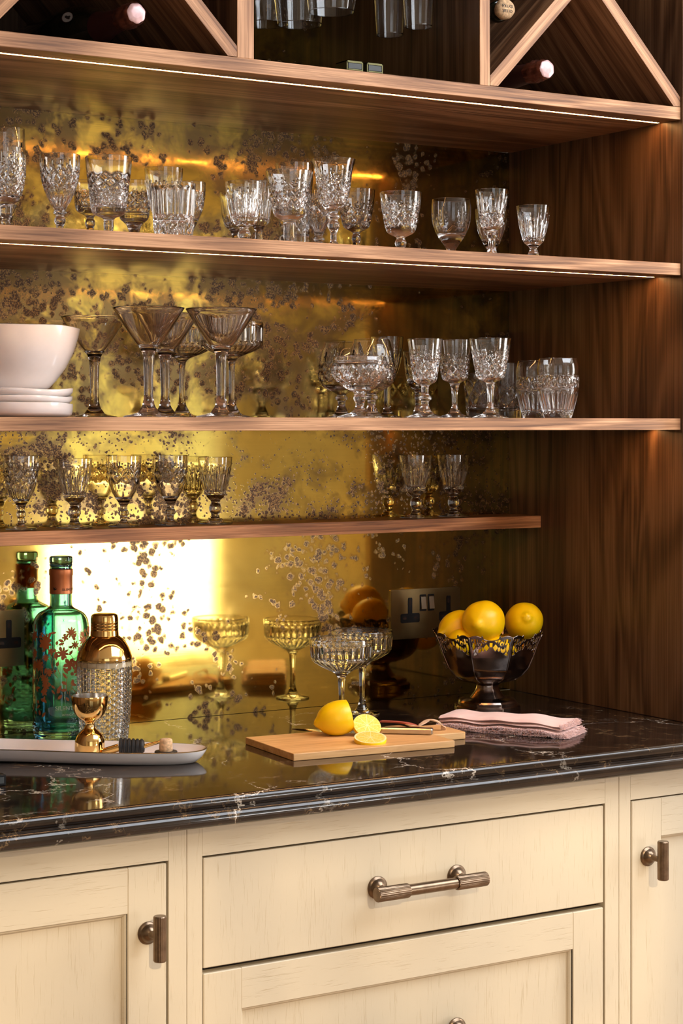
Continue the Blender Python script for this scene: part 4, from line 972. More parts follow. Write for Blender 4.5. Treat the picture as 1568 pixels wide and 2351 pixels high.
prof = [(0, 0), (R * .52, 0), (R * .56, .002), (R * .66, H * .14), (R * .80, H * .36), (R * .91, H * .62), (R * .975, H * .86), (R, H)]
inn = [(R - .0035, H - .0002), (R * .955, H * .86), (R * .885, H * .62), (R * .77, H * .38), (R * .6, H * .15), (R * .3, H * .07), (0, H * .055)]
organic(prof + inn, 96, .004, .5, .0012).build('bowl_body', 'ceramic', t, 60)
organic([(R + .0001, H - .0003), (R - .0018, H + .0007), (R - .0036, H)], 96, .004, .5, .0012).build('gilt_rim', 'giltline', t, 60)

# ------------------------------------------------------------------ power sockets on the brass
def rrect(x0, z0, x1, z1, r, n=4):
    P = []
    for cx, cz, a0 in ((x1 - r, z1 - r, 0), (x0 + r, z1 - r, 90), (x0 + r, z0 + r, 180), (x1 - r, z0 + r, 270)):
        for i in range(n + 1): a = radians(a0 + 90 * i / n); P.append((cx + r * cos(a), cz + r * sin(a)))
    return P
RXZ = Matrix.Rotation(pi / 2, 4, 'X')      # prism drawn in x,z, extruded toward -y
def plate_prism(poly, d0, d1): return MB().prism(poly, d0, d1).xform(RXZ)
def socket(xl, zt, label):
    W_, H_ = .147, .0865
    t = thing('power_socket', (xl + W_ / 2, -.004, zt - H_ / 2), label, 'power socket', 'double power sockets on the brass')
    mb = plate_prism(rrect(-W_ / 2, -H_ / 2, W_ / 2, H_ / 2, .003), 0, .0036); mb2 = plate_prism(rrect(-W_ / 2 + .0012, -H_ / 2 + .0012, W_ / 2 - .0012, H_ / 2 - .0012, .003), .0036, .0046)
    mb.add(mb2.v, mb2.f).build('face_plate', 'plate_brass', t, 30)
    for cx, sw in ((-.0335, 1), (.0480, -1)):
        cx -= .0005
        mb = plate_prism([(cx - .0045, .0010), (cx - .0045, .0265), (cx - .0035, .0285), (cx + .0035, .0285), (cx + .0045, .0265), (cx + .0045, .0010)], .0044, .0052)
        p2 = plate_prism(rrect(cx - .0200, -.0150, cx + .0200, .0012, .003), .0044, .0052); mb.add(p2.v, p2.f)
        ins = mb.build('socket_insert', 'black', t)
        mb = MB()
        for sx, sz, w, h in ((0, .020, .0040, .008), (-.0115, -.0070, .0070, .0045), (.0115, -.0070, .0070, .0045)):
            q = plate_prism(rrect(cx + sx - w / 2, sz - h / 2, cx + sx + w / 2, sz + h / 2, .0008), .0052, .0054); mb.add(q.v, q.f)
        mb.build('pin_slots', simple('socket_slot', (.03, .02, .018), .2), ins)
    for cx in (-.0070, .0100):
        MB().add(*(lambda q: (q.v, q.f))(plate_prism(rrect(cx - .0068, .0040, cx + .0068, .0330, .0018), .0044, .0052))).build('switch_surround', 'black', t)
        pr = [(.0052, .0065), (.0095, .0080), (.0078, .0185), (.0064, .0290), (.0052, .0305)]
        vs = [(cx - .0050, -y, z) for y, z in pr] + [(cx + .0050, -y, z) for y, z in pr]; k = len(pr)
        MB().add(vs, [(i, i + 1, k + i + 1, k + i) for i in range(k - 1)] + [tuple(range(k)), tuple(range(k, 2 * k))[::-1]]).build('rocker_switch', 'rocker', t)
    return t
socket(-.2580, 1.0910, 'antique brass double power socket behind the crystal coupes and lemon bowl')
socket(-.9384 - .147, 1.0915, 'antique brass double power socket at the left edge beside the teal bottle')

# ------------------------------------------------------------------ gin bottle
YB = -.070; XB = at_y(140, HY, YB).x; s = 1 / ppm(XB, YB); yb = HY + (CZ - .9) / s
t = thing('gin_bottle', (XB, YB, .9003), 'teal glass spirit bottle with a copper floral print and copper neck band', 'bottle')
z = lambda y: (yb - y) * s
r0 = 64.5 * s
prof = [(r0 * .90, 0), (r0 * .98, .003), (r0, .008), (r0, z(1452)), (r0 * .985, z(1432)), (r0 * .93, z(1418)), (r0 * .80, z(1407)), (r0 * .62, z(1401)), (26.5 * s, z(1394)), (25 * s, z(1384)), (25 * s, z(1300)), (23 * s, z(1299))]
prof = [prof[0]] + chaikin(prof[1:-2], 2) + prof[-2:]
wl_ = .0028
inn = [(21.5 * s, z(1299.5))] + [(max(r - wl_, .004), zz) for r, zz in reversed(prof[1:-2]) if zz > .016] + [((r0 - wl_) * .92, .0115), ((r0 - wl_) * .6, .0125), (0, .0150)]
MB().lathe([(0, .004), (r0 * .5, .0025)] + prof + inn, 96).build('glass_body', 'teal', t, 50)
MB().lathe([(25.4 * s, z(1363)), (26.2 * s, z(1362)), (26.2 * s, z(1322)), (27.3 * s, z(1320)), (27.3 * s, z(1308)), (25.6 * s, z(1306)), (25.2 * s, z(1306))], 64).build('neck_band', 'copper', t, 30)
st_ = MB().lathe([(0, z(1301)), (23 * s, z(1301)), (26 * s, z(1299)), (26.3 * s, z(1296)), (25 * s, z(1294)), (26.5 * s, z(1292)), (27 * s, z(1284)), (26 * s, z(1279)), (22 * s, z(1277)), (0, z(1277.5))], 64).build('stopper', 'teal', t, 45)
FACE = atan2(CY - YB, CX - XB)     # bottle's printed front faces the room
def wrap(vs, r, a0, z0): return [((r + zz) * cos(a0 + x / r), (r + zz) * sin(a0 + x / r), z0 + y) for x, y, zz in vs]
def toface(xpx): return FACE + math.asin(max(-.99, min(.99, (xpx - 140) / 64.5)))
rr = random.Random(5)
mb = MB()
def petal(cx, cz, a, L, w):
    pts = [(0, 0), (.3 * L, -.8 * w), (.65 * L, -w), (.9 * L, -.45 * w), (L, 0), (.9 * L, .45 * w), (.65 * L, w), (.3 * L, .8 * w)]
    vs = [(cx + px_ * cos(a) - py_ * sin(a), cz + px_ * sin(a) + py_ * cos(a), .0) for px_, py_ in pts]
    mb.add(wrap(vs, r0 + .00025, FACE, 0), [tuple(range(8))])
def stroke(x0_, z0_, x1_, z1_, w=.0004):
    d = Vector((x1_ - x0_, z1_ - z0_)); n_ = Vector((-d.y, d.x)).normalized() * w; k = 4; vs = []
    for i in range(k + 1):
        q = i / k; bow = sin(pi * q) * .003
        vs += [(x0_ + d.x * q + n_.x + n_.x / w * bow, z0_ + d.y * q + n_.y + n_.y / w * bow, 0), (x0_ + d.x * q - n_.x + n_.x / w * bow, z0_ + d.y * q - n_.y + n_.y / w * bow, 0)]
    mb.add(wrap(vs, r0 + .0002, FACE, 0), [(2 * i, 2 * i + 1, 2 * i + 3, 2 * i + 2) for i in range(k)])
zlo, zhi = .062, z(1440)
for i in range(52):
    fx = rr.uniform(-.075, .066); fz = zlo + (zhi - zlo) * ((i * .618) % 1); rad = rr.uniform(.0055, .0105); n_ = rr.choice((5, 6, 8, 9)); a0 = rr.uniform(0, 6.28)
    if abs(fx) < .014 and fz < .095: continue
    for k in range(n_): petal(fx, fz, a0 + 2 * pi * k / n_, rad, rad * (1.55 / n_) )
for i in range(150):
    fx = rr.uniform(-.08, .072); fz = rr.uniform(zlo - .02 * (fx < -.012), zhi); petal(fx, fz, rr.uniform(0, 6.28), rr.uniform(.005, .011), rr.uniform(.0016, .0028))
for i in range(26):
    fx = rr.uniform(-.07, .06); fz = rr.uniform(zlo, zhi - .02); a = rr.uniform(.6, 2.5); L = rr.uniform(.012, .03); stroke(fx, fz, fx + L * cos(a), fz + L * sin(a))
mb.build('floral_print', 'copper_print', t)
def label_text(body, size, xpx, ypx, rad, mat_, name, parent=t, sp_=1.0):
    vs, fs = text_mesh(body, size, .00008, sp_); a = toface(xpx)
    MB().add(wrap([(x, y, zz + .0002) for x, y, zz in vs], rad, a, z(ypx)), fs).build(name, mat_, parent)
# lettering runs left to right as seen from the room
def text_on(body, size, xpx, ypx, rad, mat_, name):
    vs, fs = text_mesh(body, size, .00008, 1.02)
    off = (xpx - 140) * s
    MB().add(wrap([(x + off, y, zz + .0003) for x, y, zz in vs], rad, FACE, z(ypx)), fs).build(name, mat_, t)
text_on('SILENT POOL', .0088, 127, 1622, r0, 'whiteprint', 'lettering')
text_on('INTRICATELY REALISED GIN', .0042, 143, 1635, r0, 'whiteprint', 'lettering')
text_on('SILENT POOL', .0052, 142, 1355, 26.3 * s, 'ink', 'lettering')
text_on('70cl', .0038, 160, 1662, r0, 'whiteprint', 'lettering')
mb_keep = mb; mb = MB()
for q in (0.3, 1.0, 1.6):
    pts = [(0, 0), (.002, .0016), (.0055, .0014), (.0035, .0001)]
    mb.add(wrap([((124 - 140) * s + x * cos(q) - y * sin(q), y * cos(q) + x * sin(q), .0003) for x, y in pts], 26.3 * s, FACE, z(1354)), [(0, 3, 2, 1)])
mb.build('neck_emblem', 'ink', t)

# ------------------------------------------------------------------ cocktail shaker
YS = -.165; XS = at_y(240, HY, YS).x; s = 1 / ppm(XS, YS); yb = HY + (CZ - .9) / s
t = thing('cocktail_shaker', (XS, YS, .9003), 'basket weave glass cocktail shaker with a polished gold lid', 'cocktail shaker')
R1 = 63 * s; zt = z(1518)
def wv(tt, r, zz, k):
    if .006 < zz < z(1528): return r - .0022 * cut_depth('weave', 32, tt, (zz - .006) / (z(1528) - .006), 12.5)
    return r
out = [(52 * s, 0), (53.5 * s, .003)]
for i in range(1, 131):
    q = i / 131; zz = .003 + (z(1520) - .003) * q; out.append(((53.5 + 9.5 * sin(min(1, q * 1.25) * pi / 2)) * s, zz))
out += [(63 * s, z(1514)), (61 * s, z(1510))]
inn = [(58.5 * s, z(1510)), (59 * s, z(1530)), (56 * s, z(1640)), (50 * s, .012), (30 * s, .009), (0, .009)]
MB().lathe([(0, .001)] + out + inn, 228, disp=wv).build('glass_body', 'glass', t, 50)
MB().lathe([(58 * s, z(1530)), (58.2 * s, z(1508)), (60 * s, z(1506))], 64).build('collar', simple('cream_lid_seal', (.85, .68, .42), .25, .0), t, True)
MB().lathe(chaikin([(61.5 * s, z(1517)), (63.5 * s, z(1512)), (62.5 * s, z(1505)), (60 * s, z(1498)), (55 * s, z(1485)), (46 * s, z(1470)), (35 * s, z(1461)), (30.5 * s, z(1459)), (29 * s, z(1455))], 2), 96).build('lid', 'gold', t, 50)
cp = MB()
cprof = [(30 * s, z(1461)), (32.5 * s, z(1459))]
for yy in (1446, 1439, 1432, 1425): cprof += [(32 * s - (1459 - yy) * .012 * s, z(yy + 1.5)), (31.0 * s, z(yy + .8)), (31.6 * s, z(yy))]
cprof += [(31 * s, z(1418)), (29.5 * s, z(1412)), (25 * s, z(1409.5)), (12 * s, z(1408.5)), (0, z(1408.5))]
cp.lathe(cprof, 72).build('cap', 'gold', t, 40)

# ------------------------------------------------------------------ oblong white tray and what lies on it
A0 = at_z(-180, 1715, .918); A1 = at_z(478, 1722, .918)
f0 = at_z(0, 1718, .918); f1 = at_z(430, 1727, .918); dirx = (f1 - f0).normalized(); rotT = atan2(dirx.y, dirx.x)
tip = at_z(474, 1721, .918)
LT, WT = .400, .108
cT = tip - dirx * (LT / 2) ; 
t = thing('serving_tray', (cT.x, cT.y, .9002), 'long white glazed oval tray with thin dark rim line, front left of the worktop', 'tray', None, (0, 0, rotT))
def oval(hl, hw, zz, n=72, p=3.0):
    r = []
    for i in range(n):
        a = 2 * pi * i / n; c, s_ = cos(a), sin(a)
        x = hl * (abs(c) ** (2 / p)) * (1 if c >= 0 else -1); y = hw * (abs(s_) ** (2 / 2.3)) * (1 if s_ >= 0 else -1)
        y *= 1 + .05 * sin(x * 30)
        r.append((x, y, zz + .0009 * sin(3 * a + .6)))
    return r
def loft(rings, close_first=True, close_last=True):
    n = len(rings[0]); vs = [p for r in rings for p in r]
    fs = [(k * n + i, k * n + (i + 1) % n, (k + 1) * n + (i + 1) % n, (k + 1) * n + i) for k in range(len(rings) - 1) for i in range(n)]
    if close_first: fs.append(tuple(range(n))[::-1])
    if close_last: fs.append(tuple((len(rings) - 1) * n + i for i in range(n)))
    return MB().add(vs, fs)
hl, hw = LT / 2, WT / 2
loft([oval(hl - .020, hw - .018, .0), oval(hl - .013, hw - .010, .0015), oval(hl - .006, hw - .004, .008), oval(hl - .001, hw - .001, .0155), oval(hl, hw, .0185), oval(hl - .0016, hw - .0016, .0195), oval(hl - .004, hw - .004, .0175), oval(hl - .010, hw - .009, .008), oval(hl - .022, hw - .020, .0048)]).build('tray_body', 'ceramic', t, 60)
loft([oval(hl + .0002, hw + .0002, .0186), oval(hl - .0008, hw - .0008, .0197), oval(hl - .0017, hw - .0017, .0196)], False, False).build('rim_line', 'giltline', t, 60)
TZ = .9002 + .0052
def on_tray(px, py):
    # point of the tray floor's centre line (shifted by py pixels across) under column px
    y0_, y1_ = 1690, 1740
    for _ in range(30):
        m_ = (y0_ + y1_) / 2; v_ = at_z(px, m_, TZ) - cT; c_ = -v_.x * sin(rotT) + v_.y * cos(rotT)
        if c_ > py: y0_ = m_
        else: y1_ = m_
    return at_z(px, (y0_ + y1_) / 2, TZ)
# jigger
pj = on_tray(206, .003); s = 1 / ppm(pj.x, pj.y); yb = HY + (CZ - TZ) / s
t = thing('jigger', (pj.x, pj.y, TZ + .0002), 'polished gold double jigger standing on the white tray', 'jigger')
z = lambda y: (yb - y) * s
o_ = [(33 * s, 0), (34.5 * s, .001), (34.5 * s, z(1704)), (32 * s, z(1694)), (27 * s, z(1684)), (18 * s, z(1676)), (12 * s, z(1671)), (10.5 * s, z(1664)), (12 * s, z(1657)), (22 * s, z(1651)), (32 * s, z(1642)), (38 * s, z(1630)), (41 * s, z(1614)), (42 * s, z(1600)), (41.8 * s, z(1597))]
MB().lathe([(0, .001)] + [o_[0]] + chaikin(o_[1:], 2), 80).build('outer', 'gold', t, 60)
ii = [(41.8 * s, z(1597)), (40.2 * s, z(1597)), (39.8 * s, z(1604)), (38 * s, z(1620)), (33 * s, z(1636)), (22 * s, z(1645)), (0, z(1648))]
MB().lathe(ii, 80).build('lining', 'steel', t, 60)
# pourer: gold spout, black ribbed rubber bung
t = thing('bottle_pourer', on_tray(300, -.01), 'gold spout pourer with a black ribbed rubber bung lying on the white tray', 'bottle pourer')
O = t.location
c0_ = on_tray(274, .000) + Vector((0, 0, .0134)); c1_ = on_tray(331, .004) + Vector((0, 0, .0150)); ax = (c1_ - c0_).normalized(); L = (c1_ - c0_).length
Q = Matrix.Translation(c0_ - O) @ ax.to_track_quat('Z', 'Y').to_matrix().to_4x4()
pr = [(0, 0), (.0085, 0)]
for k in range(6):
    q = k / 6; rr_ = .0132 - .0030 * q; z0_ = L * q
    pr += [(rr_ * .84, z0_ + L * .01), (rr_, z0_ + L * .04), (rr_, z0_ + L * .10), (rr_ * .84, z0_ + L * .13)]
pr += [(.0080, L), (0, L)]
MB().lathe(pr, 48, xf=Q).build('bung', 'rubber', t, 35)
g0 = on_tray(236, -.004) + Vector((0, 0, .0062)); gd = (g0 - c0_); 
MB().tube([g0 - O, g0 - O - gd * .3, c0_ - O - gd * -.02], [.0052, .0056, .0058], 20).build('collar', 'gold', t, 40)
e0 = c1_; e1 = c1_ + (c1_ - c0_).normalized() * .026 + Vector((0, 0, .006))
MB().tube([e0 - O, e0 + (e1 - e0) * .5 - O, e1 - O], [.0030, .0024, .0020], 16).build('spout', 'gold', t, 40)
# cork stopper
pc = on_tray(381, .010); s = 1 / ppm(pc.x, pc.y)
t = thing('cork_stopper', (pc.x, pc.y, TZ + .0002), 'small cork stopper with a black ridged cap standing on the white tray', 'stopper')
MB().lathe([(0, 0), (.0155, 0), (.0163, .001), (.0163, .0068), (.0155, .0078), (0, .0078)], 96, disp=lambda tt, r, zz, k: r * (1 - .03 * (1 - abs(cos(24 * tt)))) if k in (2, 3) else r).build('cap', 'rubber', t, 30)
MB().lathe([(.0092, .0076), (.0096, .009), (.0094, .0225), (.0086, .0245), (.0070, .0252), (0, .0254)], 48, disp=lambda tt, r, zz, k: r * (1 + .015 * sin(5 * tt))).build('cork', 'cork', t, 50)

# ------------------------------------------------------------------ chopping board with handle, leather strap
P1 = at_z(559, 1693, .9105); P2 = at_z(674, 1731, .9105); P3 = at_z(1044, 1700, .9105)
ex = (P3 - P2).normalized(); rb = atan2(ex.y, ex.x); LB = (P3 - P2).length; WB = (P1 - P2).length; th = .0105
t = thing('chopping_board', (P2.x, P2.y, .9002), 'oiled wooden chopping board with a handle and leather strap on the worktop', 'chopping board', None, (0, 0, rb))
poly = [(0, 0), (LB, 0), (LB, .060), (LB + .052, .060), (LB + .056, .064), (LB + .056, .142), (LB + .052, .146), (LB, .146), (LB, WB), (0, WB)]
bm_ = MB().prism(poly, 0, th); o = bm_.build('board', 'board', t)
bv = o.modifiers.new('edge', 'BEVEL'); bv.width = .0010; bv.segments = 2; bv.limit_method = 'ANGLE'
Ri = Matrix.Rotation(-rb, 4, 'Z') @ Matrix.Translation((-P2.x, -P2.y, -.9002))
def loc_(px, py, zz): return Ri @ at_z(px, py, zz)
def ribbon(pts, w, thk, up=Vector((0, 0, 1))):
    pts = [Vector(p) for p in pts]; n = len(pts); vs = []
    for i, p in enumerate(pts):
        tt = (pts[min(i + 1, n - 1)] - pts[max(i - 1, 0)]).normalized(); a = tt.cross(up)
        a = a.normalized() if a.length > .05 else Vector((0, 1, 0)); b = a.cross(tt).normalized()
        for sa, sb in ((-1, -1), (1, -1), (1, 1), (-1, 1)): vs.append(p + a * sa * w / 2 + b * sb * thk / 2)
    fs = [(i * 4 + k, i * 4 + (k + 1) % 4, (i + 1) * 4 + (k + 1) % 4, (i + 1) * 4 + k) for i in range(n - 1) for k in range(4)] + [(3, 2, 1, 0), tuple((n - 1) * 4 + k for k in range(4))]
    return MB().add(vs, fs)
def spline(pts, n=6):
    pts = [Vector(p) for p in pts]; out = []
    for i in range(len(pts) - 1):
        p0, p1, p2, p3 = pts[max(i - 1, 0)], pts[i], pts[i + 1], pts[min(i + 2, len(pts) - 1)]
        for k in range(n):
            q = k / n; out.append(.5 * ((2 * p1) + (p2 - p0) * q + (2 * p0 - 5 * p1 + 4 * p2 - p3) * q * q + (3 * p1 - p0 - 3 * p2 + p3) * q ** 3))
    return out + [pts[-1]]
ribbon(spline([loc_(1018, 1675, .9115), loc_(1016, 1666, .918), loc_(1003, 1656, .9245), loc_(985, 1653, .9255), loc_(968, 1662, .921), loc_(955, 1668, .9165), loc_(935, 1662, .9145)]), .008, .0016).build('strap_loop', 'strap', t, 40)
ribbon(spline([loc_(957, 1669, .9140), loc_(940, 1662, .9155), loc_(915, 1658, .9140), loc_(875, 1656, .9125)]), .009, .0022).build('strap', 'redstrap', t, 40)

# ------------------------------------------------------------------ knife on the board
k0 = at_z(668, 1676, .9125); k1 = at_z(994, 1684, .9125); kd = (k1 - k0); KL = kd.length; kr = atan2(kd.y, kd.x)
t = thing('kitchen_knife', (k0.x, k0.y, .9108), 'steel kitchen knife lying across the chopping board behind the cut lemon', 'knife', None, (0, 0, kr))
bl = KL * .60; n_ = 10
vs = []
for i in range(n_ + 1):
    q = i / n_; x = bl * q; w = .0235 * min(1, (q * 1.02) ** .55); back = .0; 
    vs += [(x, -w + .010 * 1, .0005), (x, .010, .0005), (x, .010, .0024), (x, -w * .5 + .010, .0017)]
fs = [(i * 4 + k, i * 4 + (k + 1) % 4, (i + 1) * 4 + (k + 1) % 4, (i + 1) * 4 + k) for i in range(n_) for k in range(4)] + [(3, 2, 1, 0), tuple(n_ * 4 + k for k in range(4))]
MB().add(vs, fs).build('blade', 'blade', t, 30)
MB().box((bl, -.0075, .0004), (KL, .0095, .0095), bev=.0018).build('handle', 'steel', t)

# ------------------------------------------------------------------ lemons
def lemon_prof(L, R, n=40):
    """half length L along z, radius R, with stem end and nipple"""
    P = [(0, -L)]
    for i in range(1, n):
        q = i / n; zz = -L + 2 * L * q; u = (zz / L)
        r = R * (1 - min(1, abs(u) / .885) ** 2.15) ** .54
        if u > .76: r = max(r, R * .27 * sqrt(max(0, 1 - ((u - .76) / .24) ** 4)))
        if u < -.84: r = max(r, R * .20 * sqrt(max(0, 1 - ((-u - .84) / .16) ** 2)))
        P.append((r, zz))
    P.append((0, L)); return P
def lemon_mesh(L, R, seed):
    rnd = random.Random(seed); p = [rnd.uniform(0, 6.28) for _ in range(4)]
    P = lemon_prof(L, R); Q = [P[0]] + [((P[i - 1][0] + 2 * P[i][0] + P[i + 1][0]) / 4, P[i][1]) for i in range(1, len(P) - 1)] + [P[-1]]
    return MB().lathe(Q, 56, disp=lambda t, r, z, k: r * (1 + .012 * sin(2 * t + p[0]) + .010 * sin(3 * t + p[1] + z * 60) + .006 * sin(7 * t + p[2])))
def lemon(px, py, Y, R, L, axis, label, seed):
    p = at_y(px, py, Y); q = Vector(axis).normalized().to_track_quat('Z', 'Y')
    o = lemon_mesh(L, R, seed).build('lemon', 'lemon', None, True, p)
    o.rotation_euler = q.to_euler()
    return tag(o, label, 'lemon', 'lemons in the pierced silver bowl')
XBW, YBW = at_y(1119, HY, -.172).x, -.172
view = Vector((CX - XBW, CY - YBW, 0)).normalized(); side = Vector((-view.y, view.x, 0)) * 1.0
if side.x < 0: side = -side
lemon(1110, 1427, YBW - .020, .0355, .042, (-.75, -.55, -.05), 'largest lemon, top centre of the silver bowl', 1)
lemon(1203, 1427, YBW - .008, .0325, .040, (-.45, -.85, .30), 'lemon with its tip facing forward, right side of the silver bowl', 2)
lemon(1052, 1440, YBW + .030, .0280, .040, (-.85, .1, -.22), 'lemon behind at the left of the silver bowl', 3)
lemon(1060, 1476, YBW + .000, .0240, .031, (-.8, -.5, -.1), 'lemon low at the left, showing just above the bowl rim', 4)
lemon(1140, 1500, YBW - .040, .0280, .036, (.9, -.2, .1), 'lemon low in front, seen through the pierced rim', 5)
lemon(1165, 1490, YBW + .040, .0260, .036, (.8, .3, .1), 'lemon buried at the back of the silver bowl', 6)

# ------------------------------------------------------------------ pierced octagonal silver bowl on a foot
s = 1 / ppm(XBW, YBW); yb = HY + (CZ - .9) / s
z = lambda y: (yb - y) * s
t = thing('fruit_bowl', (XBW, YBW, .9002), 'tarnished silver octagonal footed bowl with a pierced scalloped rim, holding lemons', 'bowl')
PH = atan2(view.y, view.x) + radians(4)        # middle of the front panel faces the room
def octr(a, R, soft=.0):
    k = ((a - PH + pi / 8) % (pi / 4)) - pi / 8
    return R * cos(pi / 8) / cos(k) * (1 + .035 * (1 - (abs(k) / (pi / 8)) ** 2))
NS = 8 * 72; rows = 110; QR = [.56 * j / 14 for j in range(14)] + [.56 + .44 * j / 96 for j in range(97)]
zb0, zb1 = z(1566), z(1446)
HB = zb1 - zb0
BP = ((0, 30), (.058, 60), (.15, 79), (.31, 96), (.55, 109), (.775, 118), (1.0, 131))
def bowl_R(q):
    q = min(1, max(0, q))
    for (a, ra), (b, rb2) in zip(BP, BP[1:]):
        if q <= b:
            m = (q - a) / (b - a); return (ra + (rb2 - ra) * (m if a > .05 else m ** .7)) * s * 1.01
    return 131 * s
def pierced(u, q):
    """u -1..1 across the panel, q height 0..1; True where the metal is cut away (scrolls and lozenges)"""
    au = abs(u)
    lo = .585 + .12 * (1 - au) - (.0 if au < .9 else 0)
    hi = .955 - .10 * (1 - au * 2.2) ** 2 if au < .45 else .95
    if au > .925 or q < lo or q > hi: return False
    x = au * 3.3; y = (q - .60) / .36
    def disc(cx, cy, rx, ry): return ((x - cx) / rx) ** 2 + ((y - cy) / ry) ** 2 < 1
    def loz(cx, cy, rx, ry): return abs(x - cx) / rx + abs(y - cy) / ry < 1
    hole = (abs(x) < .24 and abs(y - .60) < .12) or loz(1.05, .82, .46, .20) and not disc(1.05, .70, .14, .10) or loz(.75, .45, .45, .20) and x > .3 \
        or disc(1.72, .66, .34, .13) and not disc(1.78, .62, .14, .06) or disc(2.35, .80, .30, .22) and not disc(2.22, .80, .10, .16) \
        or disc(2.05, .34, .42, .17) and not disc(2.0, .45, .26, .09) or disc(2.75, .45, .22, .26) or disc(1.35, .36, .20, .12) or disc(2.62, .05, .26, .15) or disc(2.9, .88, .12, .10)
    return hole
vs = []; fs = []
def scallop(u): # top edge: centre dip flanked by points, rounded shoulders, low at the ribs
    au = abs(u)
    if au < .40: return .955 - .045 * (1 - (au / .40) ** 2) ** .5 * 1.2 + (.03 if au > .36 else 0)
    if au < .44: return .99
    return .955 + .035 * sin((au - .44) / .56 * pi)
for j in range(rows + 1):
    for i in range(NS):
        a = 2 * pi * i / NS; k = ((a - PH + pi / 8) % (pi / 4)) - pi / 8; u = k / (pi / 8)
        top = scallop(u); q = QR[j]
        q2 = q if q < .9 else .9 + (q - .9) / .1 * (top - .9)
        r = octr(a, bowl_R(q2)); vs.append((r * cos(a), r * sin(a), zb0 + HB * q2))
for j in range(rows):
    for i in range(NS):
        a = 2 * pi * (i + .5) / NS; u = (((a - PH + pi / 8) % (pi / 4)) - pi / 8) / (pi / 8); q = (QR[j] + QR[j + 1]) / 2
        if q < .93 and pierced(u, q): continue
        fs.append((j * NS + i, j * NS + (i + 1) % NS, (j + 1) * NS + (i + 1) % NS, (j + 1) * NS + i))
c0i = len(vs); vs.append((0, 0, zb0 - .001)); fs += [(c0i, (i + 1) % NS, i) for i in range(NS)]
o = MB().add(vs, fs).build('bowl_body', 'silver', t, 35)
sm = o.modifiers.new('thickness', 'SOLIDIFY'); sm.thickness = .0013; sm.offset = 0
mb = MB()
for kk in range(8):
    a = PH + pi / 8 + kk * pi / 4; pts = []
    for j in range(0, 20):
        q = .05 + .90 * j / 19; r = octr(a + 1e-4, bowl_R(q)) + .0006; pts.append((r * cos(a), r * sin(a), zb0 + HB * q))
    mb.tube(pts, .0013, 8)
mb.build('rib', 'silver', t, True)
fprof = [(79 * s, .0), (79 * s, .0055), (76 * s, .0075), (70 * s, .0085), (70 * s, .0120), (67 * s, .0150), (55 * s, .0190), (42 * s, z(1600)), (32 * s, z(1588)), (27 * s, z(1578)), (26 * s, z(1572)), (30 * s, z(1568)), (40 * s, z(1565)), (30 * s, z(1562)), (0, z(1562))]
def octl(tt, r, zz, k): return octr(tt, r) / 1.0
MB().lathe([(0, .0)] + fprof, 160, disp=octl).build('foot', 'silver', t, 28)

# ------------------------------------------------------------------ cut lemon and slices on the board
BZ = .9002 + th
c = at_z(786, 1690, BZ); R = .0262
ctr = Vector((c.x, c.y + .010, BZ + R * 1.005))
axd = (at_z(730, 1672, ctr.z - .002) - ctr); axd = (side * -.93 + view * .28 + Vector((0, 0, -.22))).normalized()
q = axd.to_track_quat('Z', 'Y')
t = thing('cut_lemon', (ctr.x, ctr.y, BZ), 'large piece of cut lemon lying on the chopping board, nipple to the left', 'lemon')
P = [p for p in lemon_prof(.040, R, 36) if p[1] > -.0165]
P = [(P[0][0], -.0165)] + P; P = [P[0]] + [((P[i - 1][0] + 2 * P[i][0] + P[i + 1][0]) / 4, P[i][1]) for i in range(1, len(P) - 1)] + [P[-1]]
MB().lathe(P, 64, disp=lambda tt, r, zz, k: r * (1 + .012 * sin(2 * tt + .4) + .008 * sin(3 * tt + zz * 60))).build('peel', 'lemon', t, True, (0, 0, ctr.z - BZ), q.to_euler())
MB().lathe([(0, 0), (P[0][0] * .5, 0), (P[0][0] * .995, 0)], 64).xform(Matrix.Rotation(pi, 4, 'X') @ Matrix.Identity(4)).build('flesh', 'flesh', t, None, Vector((0, 0, ctr.z - BZ)) + q @ Vector((0, 0, -.0166)), q.to_euler())
def slice_(px, py, zz, R, normal, thk, label):
    p = at_z(px, py, zz); q = Vector(normal).normalized().to_track_quat('Z', 'Y')
    t = thing('lemon_slice', p, label, 'lemon slice', 'lemon slices on the chopping board'); t.rotation_euler = q.to_euler()
    MB().lathe([(R * .985, -thk / 2), (R, -thk / 2 + .0008), (R, thk / 2 - .0008), (R * .985, thk / 2)], 56).build('peel', 'lemon', t, 40)
    MB().lathe([(0, -thk / 2 - .0001), (R * .986, -thk / 2), ], 56).build('flesh', 'flesh', t)
    MB().lathe([(R * .986, thk / 2), (0, thk / 2 + .0001)], 56).build('flesh', 'flesh', t)
    return t
slice_(842, 1668, BZ + .0135, .0215, view * .62 + side * .25 + Vector((0, 0, .70)), .0060, 'lemon slice leaning on the cut lemon, face tilted up')
slice_(850, 1697, BZ + .0055, .0240, view * .22 + side * .05 + Vector((0, 0, 1.0)), .0060, 'lemon slice lying flat at the front of the chopping board')

